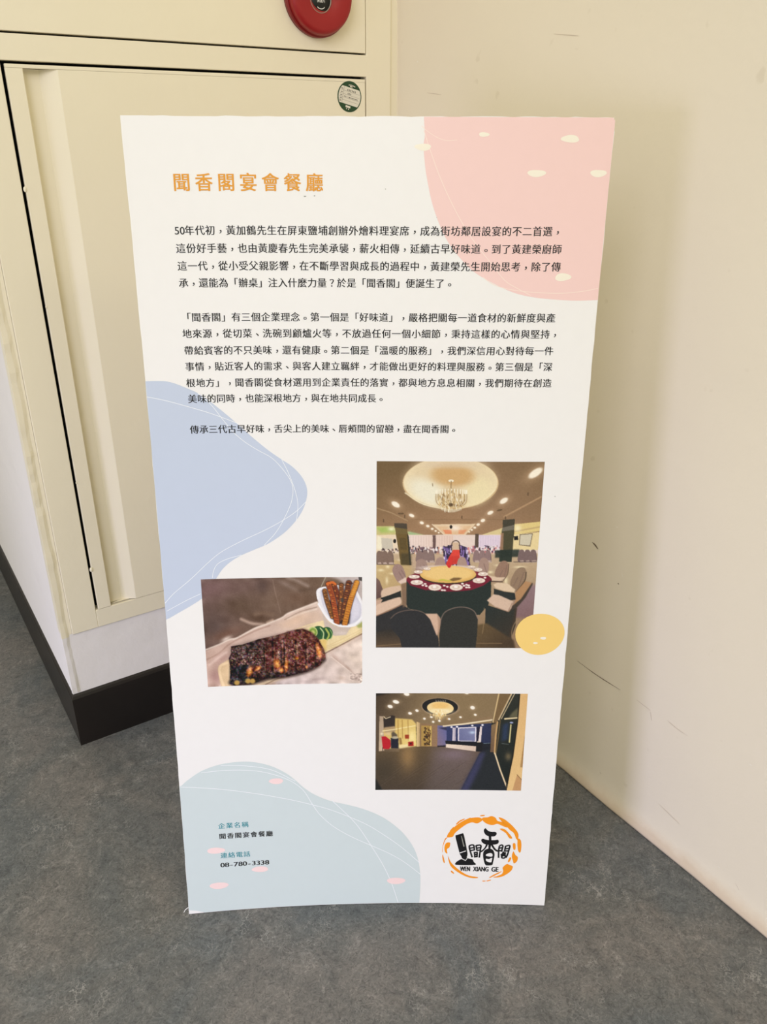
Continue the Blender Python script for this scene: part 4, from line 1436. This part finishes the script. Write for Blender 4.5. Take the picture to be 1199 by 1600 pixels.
h.line([(330, 340), (400, 368), (482, 376)], 16, (206, 178, 160), 0.85, 9, True)
h.line([(505, 366), (540, 350)], 18, (206, 176, 154), 0.85, 8)
h.line([(542, 80), (560, 170), (594, 300)], 5, (148, 122, 106), 0.7, 3, True)
h.line([(425, 310), (470, 300), (540, 312)], 24, (130, 104, 84), 0.6, 12, True)
h.line([(865, 120), (895, 58)], 5, (190, 184, 160), 0.8, 2)
h.poly([(900, 50), (1145, 50), (1145, 250), (1060, 130), (980, 70)], (202, 188, 184), 0.9, 6)
h.poly([(1112, 50), (1142, 50), (1142, 82), (1118, 76)], (44, 38, 36), 0.9, 1)
h.grain(4, 12)
cloth = [(90, 548), (180, 510), (255, 470), (300, 462), (420, 398), (500, 372), (600, 330), (640, 300), (720, 268), (835, 222), (1145, 330), (1145, 800), (90, 800)]
h.grad(cloth, (206, 174, 158), (226, 202, 186), (150, 600), (900, 640), 1, 2)
h.line([(95, 540), (180, 508), (255, 474), (300, 466), (420, 402), (500, 374), (600, 332), (640, 304), (720, 272), (838, 226)], 9, (240, 222, 206), 0.9, 4, True)
h.line([(100, 606), (180, 566), (260, 500), (420, 420), (520, 384)], 7, (168, 132, 116), 0.8, 5, True)
h.line([(620, 344), (720, 292), (835, 258)], 7, (150, 126, 110), 0.8, 3, True)
h.line([(640, 340), (740, 300), (835, 272)], 6, (246, 234, 222), 0.8, 3, True)
h.glow(230, 470, 50, (244, 226, 212), 0.8, 18, -25)
h.glow(200, 600, 90, (190, 152, 140), 0.8, 40, -35)
h.glow(160, 720, 60, (172, 130, 124), 0.8, 60)
h.line([(120, 640), (170, 600), (230, 560)], 12, (232, 206, 192), 0.7, 8, True)
h.line([(185, 784), (205, 760)], 6, (238, 214, 206), 0.8, 4)
h.glow(700, 340, 120, (226, 192, 164), 0.8, 40, -25)
h.poly([(560, 380), (700, 330), (850, 280), (880, 350), (700, 420)], (222, 188, 160), 0.5, 10)
# serving board
h.poly([(700, 430), (780, 388), (870, 352), (1142, 345), (1142, 428), (1000, 505), (890, 562), (840, 520)], (238, 216, 166), 1, 2)
h.line([(690, 412), (780, 378), (880, 350)], 8, (244, 222, 170), 0.9, 3)
h.line([(1142, 430), (1000, 508), (892, 566)], 7, (106, 74, 60), 0.85, 3)
h.poly([(840, 470), (900, 470), (900, 550), (860, 530)], (228, 190, 96), 0.7, 4)
for o_ in (0, 22, 44):
    h.line([(900, 520 + o_ * 0.4), (1020, 462 + o_), (1142, 400 + o_ * 0.6)], 3, (214, 184, 130), 0.7, 2)
h.glow(960, 590, 60, (190, 158, 142), 0.8, 16, -25)
h.glow(1040, 520, 60, (170, 138, 122), 0.6, 12, -28)
h.poly([(176, 660), (205, 632), (262, 618), (262, 785), (200, 785), (182, 720)], (226, 194, 152), 1, 1, True)
h.line([(262, 622), (205, 640), (186, 668), (192, 720), (216, 790)], 16, (244, 214, 172), 0.9, 3, True)
h.poly([(380, 778), (500, 742), (600, 718), (650, 722), (520, 768), (420, 790)], (226, 200, 168), 1, 2)
h.line([(490, 776), (560, 742), (620, 724)], 5, (110, 84, 72), 0.7, 3)
# pale cloth bottom right
low = [(560, 760), (700, 710), (860, 650), (920, 570), (1142, 450), (1142, 790), (560, 790)]
h.grad(low, (214, 196, 194), (226, 206, 190), (620, 770), (1100, 560), 0.9, 6)
for x, y, rx, ry, c, an in ((960, 600, 60, 22, (196, 166, 150), 40), (1040, 660, 70, 10, (190, 162, 146), 42), (1000, 730, 40, 16, (190, 166, 150), 0), (840, 740, 60, 14, (194, 172, 166), -10), (1100, 730, 30, 20, (160, 138, 126), 30), (940, 700, 40, 30, (234, 214, 204), 0), (760, 760, 60, 16, (206, 186, 182), 0), (1080, 600, 60, 30, (234, 214, 196), 30)):
    h.glow(x, y, rx, c, 0.8, ry, an)
h.line([(930, 590), (1010, 650), (1130, 740)], 5, (240, 224, 210), 0.8, 3, True)
h.line([(945, 590), (1025, 655), (1120, 735)], 4, (180, 152, 138), 0.6, 3, True)
h.grain(9, 9, low, 4)
h.grain(6, 16, cloth, 4)
h.specks([(1060, 700), (1135, 700), (1135, 760), (1060, 735)], 30, [(140, 118, 108), (170, 146, 134)], 4, 9, 0.5, 0.5)
# bowl with fried sticks
h.poly([(872, 300), (905, 350), (960, 385), (1066, 388), (1050, 410), (1030, 440), (955, 450), (892, 420)], (206, 188, 174), 1, 1)
h.glow(1000, 430, 50, (226, 210, 200), 0.8, 16)
h.poly([(832, 170), (846, 134), (890, 122), (990, 110), (1090, 136), (1122, 180), (1145, 240), (1145, 340), (1092, 382), (1010, 390), (960, 378), (905, 336), (858, 262)], (240, 236, 238), 1, 0, True)
h.poly([(862, 166), (884, 140), (1060, 140), (1104, 190), (1128, 240), (1126, 318), (1078, 362), (1010, 374), (966, 360), (915, 318), (876, 246)], (206, 204, 216), 1, 1, True)
h.poly([(1070, 170), (1128, 240), (1120, 310), (1070, 352)], (226, 222, 232), 0.9, 5)
h.poly([(866, 180), (890, 200), (915, 300), (890, 270)], (232, 228, 236), 0.9, 4)
h.poly([(895, 230), (920, 210), (1060, 300), (1052, 368), (980, 370), (930, 320)], (40, 26, 24), 0.95, 3)
sticks = [([(888, 150), (905, 220), (940, 320)], 28, (150, 92, 42), (60, 34, 24)), ([(950, 108), (985, 210), (1000, 300)], 30, (134, 60, 34), (60, 28, 20)),
          ([(1000, 112), (1000, 220), (985, 340)], 28, (140, 82, 44), (60, 34, 24)), ([(1050, 96), (1025, 230), (1015, 330)], 36, (118, 62, 36), (44, 26, 24)),
          ([(914, 104), (945, 210), (970, 362)], 34, (172, 80, 40), (84, 34, 24)), ([(1102, 92), (1058, 220), (1022, 368)], 34, (206, 132, 46), (140, 66, 30))]
for pts, w, c, dk in sticks:
    h.line(pts, w + 8, (44, 26, 22), 0.8, 3, True)
    h.line(pts, w, c, 1, 2, True)
    P_ = catmull(pts, 9)
    for i, (x, y) in enumerate(P_):
        j = (i * 7) % 5 - 2
        h.line([(x - w * 0.4, y + j), (x + w * 0.36, y + 5 - j)], 4, dk, 0.75, 1.5)
        if i % 3 == 0:
            h.ell(x - w * 0.15, y + 6, w * 0.2, 5, (224, 146, 66), 0.7, 0, 0.4)
h.line([(905, 102), (940, 92), (960, 104)], 16, (216, 110, 46), 1, 2, True)
h.line([(1040, 94), (1072, 96)], 10, (70, 36, 28), 0.9, 2)
h.ell(1006, 210, 10, 16, (60, 66, 66), 0.7)
h.line([(1108, 86), (1075, 170)], 20, (226, 156, 58), 0.8, 3)
h.line([(846, 238), (905, 330), (962, 374), (1030, 384), (1090, 370), (1140, 318)], 12, (248, 246, 248), 1, 1.5, True)
h.line([(1112, 170), (1122, 210), (1145, 250)], 10, (248, 246, 246), 0.9, 2)
h.line([(842, 200), (846, 150), (884, 126)], 10, (250, 248, 248), 0.9, 2, True)
h.poly([(1100, 380), (1142, 345), (1142, 388), (1112, 394)], (150, 158, 80), 0.8, 3)
# lime
for x, y, rx, ry in ((846, 430, 48, 46), (902, 432, 40, 42)):
    h.ell(x, y, rx, ry, (44, 92, 50))
    h.ell(x - 6, y + 6, rx * 0.6, ry * 0.6, (30, 66, 40), 0.7, 0, 0.3)
h.ell(810, 424, 30, 34, (190, 204, 130), 1, -15)
h.ell(810, 426, 24, 28, (132, 162, 66), 1, -15)
h.ell(809, 428, 12, 14, (206, 208, 120), 0.9, -15, 0.3)
h.line([(858, 398), (880, 430), (876, 470)], 8, (196, 212, 150), 0.95, 1.5, True)
h.line([(896, 404), (916, 440), (904, 474)], 12, (180, 190, 90), 0.95, 2, True)
h.line([(924, 408), (938, 440), (928, 470)], 5, (150, 184, 110), 0.9, 1.5, True)
# rack of ribs
ribs = [(262, 520), (340, 508), (450, 472), (560, 450), (640, 424), (700, 408), (742, 404), (800, 428), (846, 476), (884, 540), (894, 600), (850, 652), (770, 690), (640, 722), (500, 738), (390, 772), (290, 780), (254, 768), (256, 690), (254, 650), (246, 600), (264, 560)]
h.poly([(q[0] + 4, q[1] + 10) for q in ribs], (84, 62, 52), 0.7, 5)
h.grad(ribs, (52, 32, 30), (96, 46, 36), (300, 600), (820, 560))
h.poly([(600, 440), (740, 404), (800, 428), (850, 480), (800, 500), (680, 470), (560, 520)], (104, 50, 40), 0.85, 6)
h.poly([(480, 480), (600, 440), (560, 600), (500, 700)], (110, 50, 40), 0.7, 6)
h.poly([(256, 660), (380, 640), (400, 740), (290, 780), (254, 768)], (24, 24, 32), 0.95, 4)
h.poly([(440, 690), (640, 690), (760, 660), (640, 722), (500, 738)], (40, 24, 24), 0.7, 4)
h.specks([(262, 530), (480, 490), (480, 640), (264, 640)], 420, [(150, 116, 104), (196, 168, 150), (30, 18, 18), (84, 54, 50), (120, 70, 56)], 2, 5, 0.7)
h.specks([(540, 490), (640, 480), (820, 500), (830, 640), (560, 660)], 620, [(150, 100, 84), (200, 166, 142), (54, 26, 22), (110, 44, 40), (132, 64, 50), (92, 36, 36)], 2, 6, 0.6)
h.specks(ribs, 520, [(130, 64, 46), (48, 24, 22), (170, 118, 92), (90, 40, 34)], 2, 5, 0.5)
for x in (482, 542, 598, 618, 694, 762, 826):
    h.line([(x - 4, 480 + abs(x - 650) * 0.1), (x, 600), (x - 2, 716 - abs(x - 560) * 0.22)], 8, (34, 18, 18), 0.8, 4, True)
    h.line([(x + 8, 500), (x + 10, 600), (x + 6, 690 - abs(x - 560) * 0.2)], 4, (190, 140, 112), 0.5, 3, True)
for x, y, rx, ry, an in ((384, 690, 20, 34, 20), (440, 668, 24, 14, -30), (568, 640, 22, 36, -15), (630, 650, 12, 44, 4), (598, 680, 14, 20, 0), (848, 552, 16, 52, -14), (700, 600, 14, 12, 0), (766, 660, 8, 12, 0)):
    h.ell(x, y, rx, ry, (196, 106, 46), 0.9, an, 0.5)
    h.ell(x + 2, y + 2, rx * 0.5, ry * 0.5, (234, 164, 84), 0.85, an, 0.5)
h.poly([(262, 522), (450, 474), (600, 440), (560, 520), (470, 560), (262, 620)], (40, 24, 24), 0.45, 10)
h.line([(256, 760), (390, 764), (520, 728), (650, 712), (780, 676), (880, 610)], 22, (26, 18, 20), 0.7, 12, True)
h.line([(640, 428), (742, 412), (800, 436), (850, 490)], 12, (60, 30, 26), 0.6, 8, True)
h.grain(16, 2, ribs, 1)
h.grain(20, 5, ribs, 1)
h.grain(10, 1, ribs, 1, False)
for x, y in ((300, 762), (374, 752), (404, 752)):
    h.ell(x, y, 18, 16, (190, 150, 74), 1, 0, 0.4)
h.grain(2.0, 1)
h.C = h.C * 0.95 + 0.02
h.lay('food_print', 54.9, 621.0, 293.2, 800.7, 'printed photo of barbecued ribs on a wooden board', m_print)

# ---- lobby
h = Print(320, 242, (77, 62), (1132, 65), (1085, 735), (75, 735), 4)
h.grad([(0, 0), (1200, 0), (1200, 300), (0, 300)], (70, 56, 42), (136, 114, 82), (90, 60), (420, 200))
h.glow(700, 140, 320, (138, 116, 82), 0.8, 90)
h.poly([(77, 60), (200, 60), (77, 82)], (30, 26, 24), 0.9, 4)
h.grad([(60, 430), (1200, 430), (1200, 760), (60, 760)], (96, 78, 54), (74, 62, 50), (300, 440), (300, 730))
h.grad([(480, 430), (800, 430), (700, 760), (420, 760)], (112, 96, 94), (96, 84, 78), (620, 440), (560, 730), 0.9, 24)
h.glow(300, 500, 70, (158, 124, 78), 0.8, 120)
h.glow(620, 490, 110, (128, 110, 116), 0.8, 46)
h.glow(130, 600, 110, (64, 56, 44), 0.7, 120)
for i in range(26):
    x = 90 + i * 26
    h.line([(x, 720 - (i % 5) * 26), (x + 120, 640 - (i % 5) * 26)], 3, (58, 48, 40) if i % 2 else (116, 98, 80), 0.35, 2)
h.poly([(75, 650), (130, 740), (60, 740)], (30, 32, 30), 0.95, 3)
# ceiling rose
h.ell(527, 160, 134, 64, (158, 134, 104), 0.9, 3, 0.06)
h.ell(524, 158, 124, 58, (32, 31, 31), 1, 3)
h.ell(526, 167, 92, 44, (244, 214, 150), 1, 3)
h.ell(526, 150, 60, 24, (240, 192, 112), 0.8, 0, 0.4)
h.ell(528, 190, 80, 18, (252, 236, 190), 0.8, 0, 0.5)
for i in range(14):
    x = 492 + i * 5.4
    h.line([(x, 108 + (i % 3) * 5), (x, 124)], 3, (190, 180, 160) if i % 3 else (90, 84, 76), 0.8, 1)
rc = np.random.default_rng(4)
h.glow(520, 215, 50, (250, 226, 164), 0.85, 30)
for i in range(60):
    x = 520 + rc.normal(0, 24)
    y = 205 + rc.uniform(-28, 32)
    h.line([(x, y), (x, y + 12)], 4, [(255, 246, 214), (226, 176, 104), (250, 222, 150)][rc.integers(3)], 0.8, 1)
for x, y, rx, ry in ((292, 70, 20, 12), (218, 124, 22, 12), (178, 156, 18, 11), (364, 185, 12, 8), (316, 204, 13, 9), (416, 241, 9, 7), (464, 230, 9, 6), (477, 263, 8, 7), (520, 256, 9, 7), (587, 243, 9, 6), (666, 230, 9, 6), (768, 213, 10, 7), (749, 164, 16, 12), (706, 62, 16, 8)):
    h.glow(x, y, rx * 1.9, (206, 178, 140), 0.6, ry * 1.9)
    h.ell(x, y, rx, ry, (255, 248, 232), 1, 15, 0.25)
# left wall, stair and glowing alcove
h.grad([(60, 205), (210, 230), (240, 300), (240, 470), (60, 470)], (86, 70, 54), (120, 100, 74), (80, 300), (230, 300), 1, 2)
h.grad([(200, 236), (330, 246), (358, 276), (364, 432), (240, 442), (120, 452), (120, 330)], (236, 208, 124), (214, 180, 100), (330, 400), (180, 260), 1, 2)
h.grad([(104, 222), (130, 224), (138, 462), (100, 466)], (176, 154, 128), (206, 182, 150), (104, 240), (130, 460))
h.poly([(132, 240), (190, 216), (212, 222), (212, 296), (136, 306)], (50, 42, 38), 1, 1)
h.line([(134, 226), (148, 240), (180, 228)], 5, (240, 220, 176), 0.9, 1.5)
h.poly([(136, 300), (214, 292), (214, 330), (140, 340)], (176, 148, 110), 0.9, 2)
h.line([(126, 326), (200, 316), (352, 290)], 6, (252, 236, 176), 0.9, 2)
for x in (232, 262, 302):
    h.line([(x, 250), (x + 3, 400 - (x % 7) * 8)], 6, (170, 130, 66), 0.8, 2)
h.glow(330, 370, 36, (252, 232, 160), 0.9, 60)
h.glow(120, 345, 12, (252, 236, 190), 0.9, 10)
h.glow(165, 345, 30, (226, 200, 164), 0.7, 14)
h.poly([(118, 364), (146, 362), (182, 390), (182, 436), (170, 452), (128, 450)], (188, 30, 42), 1, 1)
h.line([(128, 440), (126, 462)], 5, (40, 24, 26))
h.poly([(186, 340), (200, 328), (228, 352), (226, 372), (190, 374)], (92, 80, 64), 1, 2)
h.poly([(182, 374), (236, 376), (238, 446), (184, 446)], (34, 34, 46), 1, 1)
h.ell(212, 372, 22, 10, (200, 190, 160), 0.8, 0, 0.4)
h.poly([(240, 372), (256, 374), (262, 418), (244, 422)], (150, 118, 66), 0.9, 1)
h.poly([(240, 424), (300, 418), (330, 432), (240, 450)], (244, 226, 170), 0.9, 3)
h.poly([(280, 352), (310, 352), (310, 380), (282, 380)], (156, 52, 26), 0.95, 1)
h.poly([(303, 402), (340, 398), (342, 430), (304, 432)], (164, 30, 28), 1, 1)
h.ell(322, 414, 7, 7, (70, 20, 22))
h.grad([(362, 262), (386, 270), (386, 434), (364, 436)], (226, 196, 138), (186, 154, 108), (364, 300), (386, 300))
h.grad([(384, 272), (510, 284), (510, 434), (384, 434)], (142, 112, 78), (150, 118, 88), (390, 300), (500, 300))
h.poly([(394, 288), (468, 290), (466, 430), (394, 432)], (176, 142, 76))
h.poly([(452, 292), (464, 292), (464, 430), (454, 430)], (222, 190, 112), 0.9, 1)
h.specks([(410, 296), (455, 296), (455, 426), (415, 426)], 130, [(82, 58, 34), (120, 84, 44), (60, 44, 32), (196, 160, 84)], 3, 7, 0.8)
# blue lit rooms and reception desk
h.grad([(506, 288), (606, 290), (606, 432), (506, 434)], (128, 112, 134), (100, 104, 156), (510, 380), (590, 350))
h.poly([(512, 304), (606, 296), (604, 330), (580, 326)], (46, 46, 70), 0.9, 2)
h.poly([(506, 428), (566, 424), (566, 436), (506, 438)], (36, 32, 36), 0.9)
h.grad([(570, 290), (890, 270), (890, 470), (570, 420)], (52, 60, 100), (40, 46, 74), (620, 300), (860, 420))
h.line([(548, 292), (700, 276), (892, 246)], 10, (250, 232, 196), 1, 3)
h.grad([(560, 270), (890, 220), (892, 242), (550, 288)], (136, 112, 82), (144, 118, 86), (600, 280), (880, 230), 0.8, 2)
for x, y in ((604, 299), (642, 297), (748, 288), (818, 284)):
    h.ell(x, y, 8, 6, (250, 246, 250), 1, 0, 0.4)
h.grad([(612, 304), (634, 302), (632, 394), (610, 394)], (216, 206, 214), (176, 166, 180), (612, 320), (634, 320))
h.poly([(648, 302), (776, 296), (774, 398), (648, 396)], (228, 220, 226))
h.grad([(656, 309), (768, 303), (766, 394), (656, 392)], (108, 112, 150), (130, 134, 170), (660, 380), (760, 310))
h.glow(748, 336, 26, (206, 226, 246), 0.8, 12)
h.poly([(780, 298), (800, 296), (796, 400), (778, 400)], (36, 32, 52))
h.grad([(802, 294), (816, 294), (806, 410), (788, 410)], (226, 210, 206), (236, 222, 216), (800, 300), (800, 400))
h.ell(790, 404, 10, 10, (214, 196, 176), 1, 0, 0.3)
h.poly([(560, 394), (670, 398), (780, 402), (784, 436), (565, 420)], (26, 26, 32))
h.grad([(566, 416), (776, 431), (770, 466), (564, 440)], (240, 220, 198), (222, 198, 178), (570, 420), (760, 460))
h.poly([(776, 405), (820, 402), (816, 470), (772, 466)], (28, 28, 32))
h.poly([(818, 410), (880, 408), (878, 470), (816, 470)], (30, 32, 40))
h.line([(826, 412), (870, 408)], 3, (120, 140, 150), 0.8)
# dark glossy strip of floor and glazed corridor
h.poly([(800, 474), (856, 452), (896, 470), (920, 520), (990, 740), (664, 740)], (36, 40, 44), 1, 1)
h.poly([(800, 476), (840, 470), (790, 600), (720, 740), (664, 740)], (64, 64, 100), 0.8, 8)
h.grad([(876, 290), (934, 62), (1090, 60), (1062, 260), (1030, 480), (990, 720), (904, 480)], (44, 46, 40), (28, 34, 32), (960, 100), (980, 600))
h.poly([(886, 270), (934, 62), (1018, 62), (916, 268)], (120, 96, 64))
h.line([(932, 62), (890, 262)], 8, (226, 196, 142), 0.95, 2)
h.line([(1020, 64), (930, 246)], 9, (216, 190, 146), 0.95, 2)
h.line([(1040, 64), (948, 240)], 5, (230, 206, 160), 0.9, 1.5)
h.grad([(880, 284), (922, 266), (916, 380), (906, 470), (872, 470)], (134, 108, 76), (110, 86, 66), (890, 290), (890, 460))
h.line([(922, 262), (908, 370), (902, 478)], 11, (206, 164, 108), 0.95, 2)
h.line([(940, 250), (926, 380), (910, 480)], 8, (112, 92, 60), 0.95, 2)
h.line([(904, 478), (940, 590), (982, 700)], 10, (232, 208, 168), 1, 1.5)
h.line([(972, 240), (1062, 232)], 10, (248, 226, 176), 0.95, 2)
h.poly([(1020, 200), (1064, 160), (1062, 226), (1000, 230)], (110, 104, 76), 0.8, 3)
h.poly([(958, 280), (1000, 262), (990, 380), (950, 400)], (44, 60, 92), 0.8, 6)
h.line([(1014, 282), (1004, 400)], 9, (224, 212, 150), 0.95, 2)
h.ell(1018, 266, 12, 6, (170, 180, 220), 0.9, 0, 0.4)
h.line([(950, 410), (1000, 416)], 3, (110, 120, 116), 0.8)
h.glow(996, 500, 26, (120, 104, 74), 0.8, 34)
h.grad([(1078, 60), (1140, 60), (1110, 400), (1088, 745), (984, 745), (1030, 500), (1062, 260)], (224, 182, 122), (234, 196, 134), (1100, 80), (1040, 720))
h.line([(1074, 64), (1060, 260), (1028, 500), (984, 700)], 8, (30, 26, 22), 0.9, 2)
h.poly([(1108, 360), (1116, 340), (1098, 575), (1078, 572)], (170, 130, 80), 0.9, 1)
h.poly([(1058, 622), (1090, 660), (1084, 742), (1022, 742)], (196, 148, 100), 0.9, 1)
h.line([(1056, 624), (1092, 662)], 4, (112, 80, 46), 0.8, 1)
h.grain(2.0, 1)
h.C = h.C * 0.96 + 0.015
h.lay('lobby_print', 314.6, 818.6, 552.9, 998.4, 'printed photo of a dim lobby with a ceiling ring', m_print)

# yellow spot over the corner of the hall print
k = Ink()
k.oval(yel[0], 0.00026, 0, 0.012, 3)
for i, c in enumerate(yd):
    k.oval(c, 0.00036, 1, 0.05, i)
k.done('yellow_spot', [M_INK['yellow'], M_INK['cream']], 'yellow printed spot')
bpy.context.view_layer.update()
